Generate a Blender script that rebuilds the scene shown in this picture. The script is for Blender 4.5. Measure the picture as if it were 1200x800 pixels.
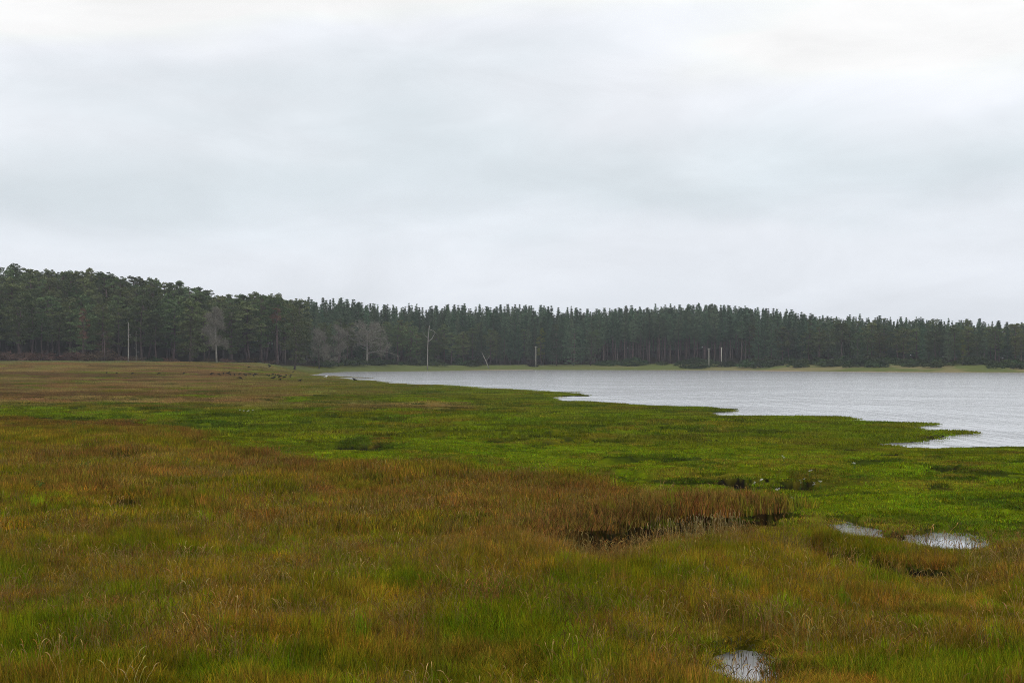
import bpy, math
import numpy as np
from mathutils import Vector

R = math.radians
scene = bpy.context.scene
for o in list(bpy.data.objects):
    bpy.data.objects.remove(o)
COL = scene.collection

# ------------------------------------------------------------------ camera
CAMH, FPX, HY = 4.2, 1666.667, 419.0          # eye height, focal length and horizon row in a 1200x800 frame
cd = bpy.data.cameras.new('camera')
cd.lens, cd.sensor_width = 50.0, 36.0
cd.shift_y = (HY - 400.0) / 1200.0
cd.clip_start, cd.clip_end = 0.2, 8000
cam = bpy.data.objects.new('camera', cd)
cam.location = (0, 0, CAMH)
cam.rotation_euler = (R(90), 0, 0)
COL.objects.link(cam)
scene.camera = cam

# ------------------------------------------------------------------ world: overcast sky
SUN_EL, SUN_AZ = R(52), R(200)
w = bpy.data.worlds.new('World'); scene.world = w; w.use_nodes = True
nt = w.node_tree; nt.nodes.clear()
N = nt.nodes.new; L = nt.links.new
out = N('ShaderNodeOutputWorld')
sky = N('ShaderNodeTexSky'); sky.sky_type = 'NISHITA'; sky.sun_disc = False
sky.sun_elevation = SUN_EL; sky.sun_rotation = SUN_AZ; sky.dust_density = 3.0; sky.air_density = 1.0
bg1 = N('ShaderNodeBackground'); bg1.inputs['Strength'].default_value = 0.07
L(sky.outputs[0], bg1.inputs['Color'])
tc = N('ShaderNodeTexCoord')
def wmath(op, a, b=None, c=None):
    m = N('ShaderNodeMath'); m.operation = op
    for i, v in enumerate((a, b, c)):
        if v is None: continue
        if isinstance(v, (int, float)): m.inputs[i].default_value = v
        else: L(v, m.inputs[i])
    return m.outputs[0]
sep = N('ShaderNodeSeparateXYZ'); L(tc.outputs['Generated'], sep.inputs[0])
def wnoise(sx, sy, sz, scale, detail, off, rough=0.5, dist=0.0):
    mp = N('ShaderNodeMapping'); mp.inputs['Scale'].default_value = (sx, sy, sz); mp.inputs['Location'].default_value = off
    L(tc.outputs['Generated'], mp.inputs[0])
    n = N('ShaderNodeTexNoise'); n.inputs['Scale'].default_value = scale; n.inputs['Detail'].default_value = detail
    n.inputs['Roughness'].default_value = rough; n.inputs['Distortion'].default_value = dist
    L(mp.outputs[0], n.inputs['Vector'])
    return n.outputs['Fac']
n1 = wnoise(1, 1, 4.2, 2.6, 3, (3.1, 0.4, 1.2), 0.5, 0.3)
n2 = wnoise(1, 1, 3.0, 7.0, 5, (7.7, 1.4, 4.2), 0.55, 0.5)
# grey cloud belt some 8 degrees above the horizon, wavering with azimuth
warp = wmath('MULTIPLY', wmath('SUBTRACT', n1, 0.5), 0.26)
el = wmath('ADD', sep.outputs['Z'], warp)
rmp = N('ShaderNodeValToRGB'); L(el, rmp.inputs[0])
cr = rmp.color_ramp; cr.interpolation = 'B_SPLINE'
stops = [(0.0, (0.85, 0.89, 0.955)), (0.055, (0.89, 0.925, 0.985)), (0.095, (0.82, 0.875, 0.935)), (0.135, (0.735, 0.81, 0.86)),
         (0.17, (0.80, 0.86, 0.91)), (0.21, (0.90, 0.93, 0.985)), (0.27, (1.02, 1.035, 1.08)), (0.6, (1.5, 1.51, 1.54)), (1.0, (2.0, 2.0, 2.02))]
cr.elements[0].position = stops[0][0]; cr.elements[0].color = (*stops[0][1], 1)
cr.elements[1].position = 1.0; cr.elements[1].color = (*stops[-1][1], 1)
for p, c in stops[1:-1]:
    e = cr.elements.new(p); e.color = (*c, 1)
mod = wmath('ADD', wmath('MULTIPLY', wmath('SUBTRACT', n2, 0.5), 0.34), 1.0)
mul = N('ShaderNodeVectorMath'); mul.operation = 'SCALE'; L(rmp.outputs[0], mul.inputs[0]); L(mod, mul.inputs['Scale'])
bg2 = N('ShaderNodeBackground'); bg2.inputs['Strength'].default_value = 1.0
L(mul.outputs[0], bg2.inputs['Color'])
mx = N('ShaderNodeMixShader'); mx.inputs[0].default_value = 0.98
L(bg1.outputs[0], mx.inputs[1]); L(bg2.outputs[0], mx.inputs[2]); L(mx.outputs[0], out.inputs['Surface'])

sd_ = bpy.data.lights.new('sun', 'SUN'); sd_.energy = 0.6; sd_.angle = R(25); sd_.color = (1, 0.965, 0.92)
sun = bpy.data.objects.new('sun', sd_)
sdir = Vector((math.sin(SUN_AZ) * math.cos(SUN_EL), math.cos(SUN_AZ) * math.cos(SUN_EL), math.sin(SUN_EL)))
sun.rotation_euler = (-sdir).to_track_quat('-Z', 'Y').to_euler()
sun.location = (0, 0, 60)
COL.objects.link(sun)
scene.view_settings.view_transform = 'Standard'; scene.view_settings.look = 'None'
scene.view_settings.exposure = 0.0; scene.view_settings.gamma = 1.0; scene.view_settings.use_curve_mapping = False
scene.render.engine = 'CYCLES'
cy = scene.cycles
cy.max_bounces = 5; cy.diffuse_bounces = 2; cy.glossy_bounces = 2; cy.volume_bounces = 0; cy.transparent_max_bounces = 4
cy.use_denoising = True; cy.denoising_prefilter = 'NONE'; cy.filter_width = 0.95; cy.volume_step_rate = 4.0

rng = np.random.default_rng(11)

# ------------------------------------------------------------------ numeric helpers
def _hash(ix, iy, seed):
    h = (ix.astype(np.uint64) * np.uint64(374761393) + iy.astype(np.uint64) * np.uint64(668265263) + np.uint64(seed * 974711 + 13)) & np.uint64(0xffffffff)
    h = ((h ^ (h >> np.uint64(13))) * np.uint64(1274126177)) & np.uint64(0xffffffff)
    h = ((h ^ (h >> np.uint64(16))) * np.uint64(2246822519)) & np.uint64(0xffffffff)
    return ((h ^ (h >> np.uint64(15))) & np.uint64(0xffffff)).astype(np.float64) / 16777215.0
def vnoise(x, y, seed=0):
    xf, yf = np.floor(x), np.floor(y)
    ix, iy = xf.astype(np.int64) + 100000, yf.astype(np.int64) + 100000
    fx, fy = x - xf, y - yf
    u = fx * fx * fx * (fx * (fx * 6 - 15) + 10); v = fy * fy * fy * (fy * (fy * 6 - 15) + 10)
    a, b, c, d = _hash(ix, iy, seed), _hash(ix + 1, iy, seed), _hash(ix, iy + 1, seed), _hash(ix + 1, iy + 1, seed)
    return (a + (b - a) * u) + ((c + (d - c) * u) - (a + (b - a) * u)) * v
def fbm(x, y, scale, octv=3, seed=0, gain=0.5):
    s = 0; a = 1; t = 0
    for k in range(octv):
        s = s + a * vnoise(x / scale * 2 ** k + 17.3 * k, y / scale * 2 ** k + 5.1 * k, seed + k * 7); t += a; a *= gain
    return s / t
def sst(a, b, x):
    t = np.clip((x - a) / (b - a), 0, 1); return t * t * (3 - 2 * t)
def at_z(px, py, z):
    """the point of the level z seen at (px, py) of the photograph"""
    d = (CAMH - z) * FPX / (py - HY)
    return ((px - 600) * d / FPX, d)
def seg_dist(x, y, P, closed=True):
    P = np.asarray(P, float); n = len(P); best = np.full(x.shape, 1e9)
    for i in range(n if closed else n - 1):
        ax, ay = P[i]; bx, by = P[(i + 1) % n]
        dx, dy = bx - ax, by - ay; q = dx * dx + dy * dy + 1e-9
        t = np.clip(((x - ax) * dx + (y - ay) * dy) / q, 0, 1)
        best = np.minimum(best, np.hypot(x - ax - t * dx, y - ay - t * dy))
    return best
def inside(x, y, P):
    P = np.asarray(P, float); c = np.zeros(x.shape, bool); n = len(P)
    for i in range(n):
        ax, ay = P[i]; bx, by = P[(i + 1) % n]
        if ay == by: continue
        c ^= ((ay > y) != (by > y)) & (x < (bx - ax) * (y - ay) / (by - ay) + ax)
    return c
def sdf(x, y, P):
    P = np.asarray(P, float)
    out = np.full(x.shape, 60.0)
    m = (x > P[:, 0].min() - 60) & (x < P[:, 0].max() + 60) & (y > P[:, 1].min() - 60) & (y < P[:, 1].max() + 60)
    if m.any():
        xs, ys = x[m], y[m]; d = seg_dist(xs, ys, P)
        out[m] = np.where(inside(xs, ys, P), -d, np.minimum(d, 60))
    return out

# ------------------------------------------------------------------ the lie of the land
WZ = -0.40                                   # lagoon level
near = [(362, 438.2), (395, 439.6), (433, 440.8), (436, 441.6), (412, 442.0, 1), (390, 442.6, 1), (418, 443.6), (440, 444.2), (450, 446.6), (480, 448.0), (520, 449.6), (560, 452.5), (600, 454.6),
        (640, 457), (662, 457.8), (682, 460), (694, 462.6), (672, 464.2, 1), (640, 466.0, 1), (652, 468.4), (700, 469.8), (760, 474.6),
        (800, 476), (840, 477.5), (857, 481), (824, 484.6, 1), (838, 487.2), (870, 487.6), (900, 487.8), (950, 487.8), (985, 489), (998, 491.6), (986, 493.0, 1),
        (1005, 494.6), (1040, 495), (1080, 495.6), (1093, 497.4), (1075, 499.6, 1), (1058, 502.0, 1), (1075, 504.2), (1100, 504.0), (1130, 505.6), (1143, 507.4),
        (1120, 509.4, 1), (1105, 512, 1), (1090, 515.6, 1), (1070, 518.6, 1), (1030, 519.6, 1), (1038, 523.4), (1060, 525), (1090, 525.4), (1120, 524.8),
        (1150, 524), (1175, 523), (1200, 523.4), (1260, 526), (1400, 530), (1600, 520)]
far = [(1900, 438.5), (1400, 437.5), (1200, 436.7), (1100, 436.4), (1020, 435.9), (900, 434.7), (850, 433.9), (740, 433.6), (640, 433.4), (590, 433.6), (520, 434.6), (470, 435.0), (410, 435.4), (380, 436.8)]
LAGOON = [at_z(q[0], q[1], WZ if len(q) > 2 else float(np.interp(q[0], [450, 900], [-0.05, -0.34]))) for q in near] + [at_z(px, py, WZ) for px, py in far]
PZ = -0.16
def pool(far_e, near_e, pz=PZ, nz=0.06):
    return [at_z(px, py, pz) for px, py in far_e] + [at_z(px, py, nz) for px, py in near_e[::-1]]
POOLS = [
    pool([(976, 610), (988, 611), (1000, 615), (1014, 619), (1028, 621)], [(974, 620), (990, 624), (1012, 626.5), (1032, 626.5)], PZ, 0.06),
    pool([(1070, 627), (1085, 626.5), (1098, 624.5), (1125, 624.5), (1142, 628), (1152, 632)], [(1062, 632), (1085, 636.5), (1118, 639), (1154, 639)], PZ, 0.06),
    pool([(838, 776), (850, 769), (870, 765), (890, 766), (907, 774)], [(836, 790), (855, 794), (878, 795), (900, 791)], PZ, 0.04),
]
CREEKS = [   # (photo polyline, half width m, depth m)
    ([(672, 630), (705, 626), (745, 618), (800, 611), (850, 607), (905, 604)], 0.72, 1.0),
    ([(955, 641), (985, 650), (1015, 659), (1045, 664), (1085, 663)], 0.5, 0.7),
    ([(1034, 624), (1052, 626)], 0.25, 0.18),
    ([(402, 487), (418, 486), (428, 483.5), (436, 482)], 0.7, 0.6),
    ([(915, 571), (935, 571), (950, 570)], 0.12, 0.4),
    ([(1040, 527), (1062, 529), (1085, 529)], 0.5, 0.4),
    ([(810, 512), (850, 513)], 0.3, 0.3), ([(640, 484), (662, 485)], 0.4, 0.3), ([(980, 520), (1010, 521)], 0.3, 0.3),
    ([(400, 520), (450, 523)], 0.5, 0.3), ([(470, 510), (560, 514)], 0.4, 0.25), ([(135, 539), (190, 542)], 0.5, 0.35), ([(138, 594), (160, 597)], 0.45, 0.35),
    ([(1090, 548), (1150, 553)], 0.4, 0.3), ([(860, 565), (880, 567)], 0.35, 0.3), ([(750, 495), (780, 496)], 0.4, 0.3),
    ([(330, 470), (350, 471)], 0.7, 0.35), ([(560, 455), (575, 455.6)], 0.7, 0.4), ([(540, 604), (570, 607)], 0.4, 0.3), ([(128, 479.5), (136, 479.5)], 0.5, 0.4),
]
CREEKS = [([at_z(px, py, 0) for px, py in P], hw, dp) for P, hw, dp in CREEKS]
TX = np.array([-400, 0, 200, 330, 370, 450, 560, 640, 700, 850, 1000, 1200, 1700.])
TE = np.array([395, 400, 410, 430, 475, 512, 548, 568, 568, 560, 512, 482, 470.])      # distance of the wood's edge
TY = np.array([422, 423, 423.6, 425, 426.4, 427.0, 427.6, 427.4, 426.6, 425.8, 425.0, 425.6, 426.])  # row of its foot
TH = np.array([15, 14, 10.5, 6, 5.5, 6.5, 7, 7, 7, 7, 3.5, 0.8, 0.5])                            # hill behind
TS = np.array([250, 250, 270, 300, 400, 480, 524, 530, 530, 526, 465, 440, 440.])                # where the land starts to rise
def edge_at(u):
    px = 600 + FPX * u
    return np.interp(px, TX, TE), np.interp(px, TX, TY), np.interp(px, TX, TH), np.interp(px, TX, TS)
def to_photo(x, y):
    yy = np.maximum(y, 4.0)
    return 600 + FPX * x / yy, HY + CAMH * FPX / yy
FB_X = [-600, 0, 180, 230, 330, 450, 600, 700, 800, 900, 965, 985, 1060, 1200, 1800]
FB_Y = [486, 489, 497, 515, 545, 549, 560, 575, 585, 600, 611, 634, 646, 634, 630]
def fore_mask(x, y):
    """1 where the tall brown marsh grass of the foreground grows"""
    px, py = to_photo(x, y)
    b = np.interp(px, FB_X, FB_Y)
    yb = CAMH * FPX / (b - HY)
    return sst(0.5, -0.5, (y - yb) / (0.03 * yb + 0.2) + (fbm(x, y, 2.5, 3, 91) - 0.5) * 5)
def carve(x, y):
    """depth carved by creeks and pools, and how muddy"""
    dig = np.zeros(x.shape); mud_or_shade = np.zeros(x.shape)
    for P, hw, dp in CREEKS:
        A = np.array(P); m = (x > A[:, 0].min() - 3) & (x < A[:, 0].max() + 3) & (y > A[:, 1].min() - 3) & (y < A[:, 1].max() + 3)
        if not m.any(): continue
        xs, ys = x[m], y[m]
        d = seg_dist(xs, ys, P, False) + (fbm(xs, ys, 0.8, 3, 5, 0.7) - 0.5) * 1.35
        sp = 0.14 + 0.002 * ys; hw = hw + 0.003 * ys
        t = sst(hw + sp, hw - sp, d)
        dig[m] = np.maximum(dig[m], t * dp); mud_or_shade[m] = np.maximum(mud_or_shade[m], sst(hw + 0.18, hw - 0.05, d))
    for P in POOLS:
        A = np.array(P); m = (x > A[:, 0].min() - 3) & (x < A[:, 0].max() + 3) & (y > A[:, 1].min() - 3) & (y < A[:, 1].max() + 3)
        if not m.any(): continue
        xs, ys = x[m], y[m]
        d = sdf(xs, ys, P) + (fbm(xs, ys, 0.30, 3, 6, 0.7) - 0.5) * 0.34
        t = sst(0.3, -0.15, d)
        dig[m] = np.maximum(dig[m], t * 0.62); mud_or_shade[m] = np.maximum(mud_or_shade[m], sst(0.22, 0.0, d))
    return dig, mud_or_shade
def height(x, y, full=False):
    x = np.asarray(x, float); y = np.asarray(y, float)
    u = x / np.maximum(y, 5.0)
    E, YE, HILL, S = edge_at(u)
    zE = CAMH - E * (YE - HY) / FPX
    fm = fore_mask(x, y)
    dig, mud_or_shade = carve(x, y)
    mb = fbm(x, y, 2.4, 3, 3)                                  # tussocks and steps of the turf
    step = sst(0.47, 0.52, fbm(x, y * 0.8, 3.6, 3, 21)) * 0.20 + sst(0.50, 0.54, fbm(x, y * 0.8, 1.7, 3, 23)) * 0.10
    # little scarps where the turf has slumped, an overhang's shade painted dark on the camera-facing side
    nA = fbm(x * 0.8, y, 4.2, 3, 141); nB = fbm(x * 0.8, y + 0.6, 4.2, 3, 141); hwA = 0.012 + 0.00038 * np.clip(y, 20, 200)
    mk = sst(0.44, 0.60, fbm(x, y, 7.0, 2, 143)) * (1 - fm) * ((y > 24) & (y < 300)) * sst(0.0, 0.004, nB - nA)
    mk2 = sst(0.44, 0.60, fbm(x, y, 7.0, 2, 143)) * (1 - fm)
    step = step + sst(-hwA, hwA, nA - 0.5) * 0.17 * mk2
    mud_or_shade = np.maximum(mud_or_shade, 0.42 * mk * np.exp(-((nA - 0.5) / (hwA * 1.1)) ** 2))
    hum = (mb - 0.5) * 0.26 + step - 0.14 - 0.34 * sst(0.64, 0.74, fbm(x, y * 1.3, 4.2, 3, 27))
    humf = (fbm(x, y, 4.5, 3, 33) - 0.5) * 0.55 + (fbm(x, y, 1.1, 2, 35) - 0.5) * 0.12 + 0.03
    calm = sst(200, 110, y) * 0.75 + 0.25
    z = (hum * calm) * (1 - fm) + humf * fm
    for P in POOLS:
        A = np.array(P).mean(0); z = z * (1 - 0.85 * np.exp(-(((x - A[0]) / 3.2) ** 2 + ((y - A[1]) / 4.5) ** 2))) + 0.09 * np.exp(-(((x - A[0]) / 1.8) ** 2 + ((y - A[1] - 3.6) / 1.4) ** 2)) * (A[1] > 25)
    cr0 = np.array(CREEKS[0][0]); yc = np.interp(x, cr0[:, 0], cr0[:, 1]); win = sst(cr0[0, 0] - 1.0, cr0[0, 0] + 0.8, x) * sst(cr0[-1, 0] + 1.2, cr0[-1, 0] - 0.6, x)
    z = z + win * (0.17 * np.exp(-((y - yc - 2.6) / 1.3) ** 2) - 0.34 * np.exp(-((y - yc + 2.6) / 2.2) ** 2) )
    c1 = np.array(CREEKS[1][0]); y1_ = np.interp(x, c1[:, 0], c1[:, 1]); w1_ = sst(c1[0, 0] - 1.0, c1[0, 0] + 0.4, x) * sst(c1[-1, 0] + 1.0, c1[-1, 0] - 0.3, x)
    z = z + w1_ * (0.02 * np.exp(-((y - y1_ - 1.8) / 1.0) ** 2) - 0.30 * np.exp(-((y - y1_ + 2.0) / 1.8) ** 2))
    for P, hw, dp in CREEKS[3:]:
        A = np.array(P); A = A[np.argsort(A[:, 0])]; yk = np.interp(x, A[:, 0], A[:, 1]); k_ = 1 + A[0, 1] / 130
        wk = sst(A[0, 0] - 0.8, A[0, 0] + 0.3, x) * sst(A[-1, 0] + 0.8, A[-1, 0] - 0.3, x)
        z = z + wk * (0.16 * np.exp(-((y - yk - (hw + 0.5) * k_) / (0.7 * k_)) ** 2) - 0.14 * np.exp(-((y - yk + (hw + 0.6) * k_) / (0.9 * k_)) ** 2))
    z = z * (1 - sst(0, 0.3, dig)) - dig
    z = z + (zE) * sst(0, 1, (y - S) / (E - S)) + HILL * sst(0, 1, (y - E) / 95) + (fbm(x, y, 30, 3, 44) - 0.5) * 1.2 * sst(0, 1, (y - E) / 60)
    s = sdf(x, y, LAGOON)
    s = s + (fbm(x, y, 1.1, 2, 8) - 0.5) * 0.25 + 0.0 * y
    wd = np.clip(0.003 * y, 0.2, 2.5)
    shore = sst(-wd * 1.3, wd * 0.7, s)
    land = -0.31 + (z + 0.31) * sst(0, 20, s)
    z = -1.1 + (land + 1.1) * shore
    rr = np.hypot(x, y)
    z = z + 2.4 * sst(12.0, 3.0, rr)
    if full: return z, fm, mud_or_shade, s, E
    return z
def ground_hit(px, py):
    """where the ray through (px, py) of the photograph meets the land"""
    d = np.concatenate([np.arange(15, 120, 0.1), np.arange(120, 700, 0.5)])
    x = (px - 600) * d / FPX; zr = CAMH - (py - HY) * d / FPX
    k = np.nonzero(height(x, d) >= zr)[0]
    k = k[0] if len(k) else len(d) - 1
    return float(x[k]), float(d[k]), float(height(x[k:k + 1], d[k:k + 1])[0])
def hz(x, y):
    return float(height(np.array([x]), np.array([y]))[0])

GREEN = np.array((0.096, 0.128, 0.003)); DEEP = np.array((0.038, 0.060, 0.004)); OLIVE = np.array((0.100, 0.092, 0.003))
OCHRE = np.array((0.155, 0.110, 0.008)); BROWN = np.array((0.148, 0.084, 0.014)); RUST = np.array((0.095, 0.046, 0.010))
STRAW = np.array((0.30, 0.225, 0.10)); MUD_SHADE = np.array((0.013, 0.010, 0.006)); SAND = np.array((0.29, 0.225, 0.165))
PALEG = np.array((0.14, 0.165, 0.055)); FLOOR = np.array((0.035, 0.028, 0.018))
def lerp(a, b, t): return a + (b - a) * t[..., None]
def grass_colour(x, y, info=None):
    px, py = to_photo(x, y)
    if info is None: info = height(x, y, True)
    z, fm, mud_or_shade, s, E = info
    big = fbm(x, y, 9, 3, 51); mid = fbm(x, y, 2.6, 3, 52); fine = fbm(x, y, 0.8, 3, 53); strk = fbm(x * 0.45, y, 7, 4, 54)
    one = np.ones(x.shape)
    # short turf
    c = lerp(GREEN * one[..., None], DEEP * one[..., None], sst(0.50, 0.66, mid * 0.6 + fine * 0.4) * 0.85)
    c = lerp(c, OLIVE * one[..., None], sst(0.45, 0.70, fine * 0.5 + big * 0.5) * 0.5)
    c = lerp(c, BROWN * one[..., None], sst(0.54, 0.68, fbm(x, y, 3, 5, 57, 0.65)) * 0.38)
    # brown sward towards the wood on the left
    dark = fbm(x * 0.35, y, 16, 4, 58)
    bw = sst(640, 150, px + (big - 0.5) * 260) * sst(484, 473, py) * sst(90, 115, y)
    bw = np.maximum(bw, sst(600, 520, px) * sst(360, 420, px) * 0.8 * sst(471, 475, py) * sst(484, 479, py))
    br = lerp(np.array((0.165, 0.098, 0.035)) * one[..., None], np.array((0.185, 0.140, 0.042)) * one[..., None], sst(0.42, 0.62, big))
    br = lerp(br, np.array((0.095, 0.055, 0.020)) * one[..., None], sst(0.46, 0.60, dark) * 0.85)
    c = lerp(c, br, np.clip(bw * sst(0.31, 0.49, strk + (bw - 0.5) * 0.22) * 1.0, 0, 1))
    # strawy top of the marsh
    st = sst(500, 100, px) * sst(434, 427, py + (strk - 0.5) * 8) * sst(110, 150, y)
    c = lerp(c, STRAW * 0.75 * one[..., None], st * sst(0.35, 0.6, dark) * 0.8)
    c = lerp(c, PALEG * one[..., None], sst(-60, -8, y - E) * sst(0.35, 0.55, fbm(x, y, 14, 3, 60)) * 0.85)
    # tall grass in the foreground
    edge = sst(0, 26, py - np.interp(px, FB_X, FB_Y))
    f1 = fbm(x, y, 2.0, 4, 61, 0.65); f2 = fbm(x, y, 0.9, 3, 62); f3 = fbm(x, y, 4.5, 4, 63, 0.65)
    low = sst(600, 720, py)
    fc = lerp(OLIVE * one[..., None], OCHRE * one[..., None], sst(0.40, 0.60, f1))
    fc = lerp(fc, BROWN * one[..., None], sst(0.46, 0.66, f3) * (0.85 - 0.45 * low))
    fc = lerp(fc, RUST * one[..., None], (1 - edge) * sst(0.35, 0.6, f3 * 0.5 + f1 * 0.5) * 0.8)
    gw = sst(0.46, 0.64, f2 * 0.45 + fbm(x, y, 3.0, 4, 64, 0.6) * 0.55) * (0.30 + 0.55 * low)
    fc = lerp(fc, GREEN * 0.82 * one[..., None], gw)
    cr0 = np.array(CREEKS[0][0]); yc = np.interp(x, cr0[:, 0], cr0[:, 1])
    ncr = sst(cr0[0, 0] - 2.5, cr0[0, 0] - 0.5, x) * sst(cr0[-1, 0] + 2.5, cr0[-1, 0], x) * np.exp(-((y - yc - 2.0) / 4.0) ** 2)
    fc = lerp(fc, np.array((0.120, 0.066, 0.016)) * one[..., None], ncr * 0.8)
    c = lerp(c, fc, fm)
    c = lerp(c, DEEP * 0.9 * one[..., None], sst(0.05, 0.3, mud_or_shade) * 0.8)
    c = c * (0.62 + 0.76 * fbm(x, y, 0.8, 4, 65, 0.7))[..., None]
    return c, mud_or_shade, s, E, fm
def ground_colour(x, y, info):
    c, mud_or_shade, s, E, fm = grass_colour(x, y, info)
    px, py = to_photo(x, y); one = np.ones(x.shape)[..., None]
    ne = fbm(x, y, 3.0, 3, 71)
    c = lerp(c, MUD_SHADE * one, np.clip(sst(0.18, 0.60, mud_or_shade), 0, 1))  # creek and pool mud, and the painted shade on the scarp faces
    # far bank: green sward, pale dune grass and a strip of sand at the water
    fb = sst(-0.5, 1, (y - 415) / 10) * sst(380, 420, px)
    bank = lerp(PALEG * 0.8 * one, np.array((0.20, 0.175, 0.085)) * one, sst(0.42, 0.56, fbm(x, y, 14, 3, 72)) * sst(560, 950, px))
    c = lerp(c, bank, fb * 0.9)
    sw = np.where(px > 860, 1.0, np.where((px > 545) & (px < 625), 0.8, 0.12))
    c = lerp(c, SAND * one, fb * sw * sst(4 + 3 * ne, 1.5, s) )
    c = lerp(c, MUD_SHADE * 1.3 * one, sst(1.5, 0.1, s) * sst(410, 400, y))
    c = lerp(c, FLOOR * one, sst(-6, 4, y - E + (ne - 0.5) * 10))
    return c

# ------------------------------------------------------------------ materials
def mat(name, col=None, attr=None, inst=None, rough=0.8, spec=0.2, noise=None, objvar=None, cv=None, trans=0.0, bump=None, blade=False):
    m = bpy.data.materials.new(name); m.use_nodes = True
    t = m.node_tree; b = t.nodes['Principled BSDF']; n = t.nodes.new; l = t.links.new
    b.inputs['Roughness'].default_value = rough; b.inputs['Specular IOR Level'].default_value = spec
    if attr or inst:
        a = n('ShaderNodeAttribute'); a.attribute_name = attr or inst; a.attribute_type = 'GEOMETRY' if attr else 'INSTANCER'
        cur = a.outputs['Color']
    else:
        c = n('ShaderNodeRGB'); c.outputs[0].default_value = (*col, 1); cur = c.outputs[0]
    def scale(cur, fac):
        v = n('ShaderNodeVectorMath'); v.operation = 'SCALE'; l(cur, v.inputs[0]); l(fac, v.inputs['Scale']); return v.outputs[0]
    if noise:
        g = n('ShaderNodeNewGeometry' if noise[3] == 'w' else 'ShaderNodeTexCoord')
        x = n('ShaderNodeTexNoise'); x.inputs['Scale'].default_value = noise[0]; x.inputs['Detail'].default_value = 4
        l(g.outputs['Position' if noise[3] == 'w' else 'Object'], x.inputs['Vector'])
        mr = n('ShaderNodeMapRange'); mr.inputs[1].default_value = 0.3; mr.inputs[2].default_value = 0.7
        mr.inputs[3].default_value = noise[1]; mr.inputs[4].default_value = noise[2]
        l(x.outputs['Fac'], mr.inputs[0]); cur = scale(cur, mr.outputs[0])
    if objvar:      # each copy a little different
        oi = n('ShaderNodeObjectInfo'); hs = n('ShaderNodeHueSaturation')
        mr = n('ShaderNodeMapRange'); mr.inputs[3].default_value = 1 - objvar; mr.inputs[4].default_value = 1 + objvar * 1.2
        l(oi.outputs['Random'], mr.inputs[0]); l(mr.outputs[0], hs.inputs['Value'])
        m2 = n('ShaderNodeMath'); m2.operation = 'MULTIPLY'; m2.inputs[1].default_value = 7.31; l(oi.outputs['Random'], m2.inputs[0])
        m3 = n('ShaderNodeMath'); m3.operation = 'FRACT'; l(m2.outputs[0], m3.inputs[0])
        mr2 = n('ShaderNodeMapRange'); mr2.inputs[3].default_value = 0.46; mr2.inputs[4].default_value = 0.53
        l(m3.outputs[0], mr2.inputs[0]); l(mr2.outputs[0], hs.inputs['Hue'])
        l(cur, hs.inputs['Color']); cur = hs.outputs[0]
    if cv:          # each blade or spray of needles a little different
        a = n('ShaderNodeAttribute'); a.attribute_name = 'cv'
        mr = n('ShaderNodeMapRange'); mr.inputs[3].default_value = cv[0]; mr.inputs[4].default_value = cv[1]
        l(a.outputs['Fac'], mr.inputs[0]); cur = scale(cur, mr.outputs[0])
    if blade:       # a few blades dry and tawny, a few fresh
        m4 = n('ShaderNodeMath'); m4.operation = 'MULTIPLY'; m4.inputs[1].default_value = 13.7; l(a.outputs['Fac'], m4.inputs[0])
        m5 = n('ShaderNodeMath'); m5.operation = 'FRACT'; l(m4.outputs[0], m5.inputs[0])
        rb = n('ShaderNodeValToRGB'); rb.color_ramp.interpolation = 'CONSTANT'; l(m5.outputs[0], rb.inputs[0])
        rb.color_ramp.elements[0].color = (0.8, 1.25, 0.8, 1); rb.color_ramp.elements[1].position = 0.22; rb.color_ramp.elements[1].color = (1, 1, 1, 1)
        for p_, c_ in ((0.70, (1.35, 0.95, 1.6)), (0.90, (1.7, 1.35, 1.2))):
            e_ = rb.color_ramp.elements.new(p_); e_.color = (*c_, 1)
        vm = n('ShaderNodeVectorMath'); vm.operation = 'MULTIPLY'; l(cur, vm.inputs[0]); l(rb.outputs[0], vm.inputs[1]); cur = vm.outputs[0]
    l(cur, b.inputs['Base Color'])
    if bump:
        x = n('ShaderNodeTexNoise'); x.inputs['Scale'].default_value = bump[0]; x.inputs['Detail'].default_value = 5
        g = n('ShaderNodeNewGeometry'); l(g.outputs['Position'], x.inputs['Vector'])
        bp = n('ShaderNodeBump'); bp.inputs['Strength'].default_value = 1; bp.inputs['Distance'].default_value = bump[1]
        l(x.outputs['Fac'], bp.inputs['Height']); l(bp.outputs[0], b.inputs['Normal'])
    if trans:
        tr = n('ShaderNodeBsdfTranslucent'); l(cur, tr.inputs['Color'])
        ms = n('ShaderNodeMixShader'); ms.inputs[0].default_value = trans
        l(b.outputs[0], ms.inputs[1]); l(tr.outputs[0], ms.inputs[2]); l(ms.outputs[0], t.nodes['Material Output'].inputs['Surface'])
    return m

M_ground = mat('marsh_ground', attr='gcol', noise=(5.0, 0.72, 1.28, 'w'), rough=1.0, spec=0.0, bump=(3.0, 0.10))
M_grass = mat('grass_blades', inst='gcol', cv=(0.22, 2.1), rough=0.7, spec=0.0, trans=0.25, blade=True)
M_mid = mat('turf_blades', inst='gcol', cv=(0.5, 1.55), rough=0.7, spec=0.0, trans=0.2)
M_far = mat('sward_blades', inst='gcol', cv=(0.75, 1.3), rough=0.7, spec=0.0, trans=0.2)
M_stalk = mat('dry_stalks', inst='gcol', cv=(0.7, 1.3), rough=1.0, spec=0.0)
M_pine = mat('pine_needles', (0.088, 0.116, 0.046), objvar=0.45, cv=(0.45, 1.65), rough=0.8, spec=0.05)
M_plant = mat('slim_pine_needles', (0.066, 0.106, 0.058), objvar=0.38, cv=(0.45, 1.7), rough=0.8, spec=0.05)
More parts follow.
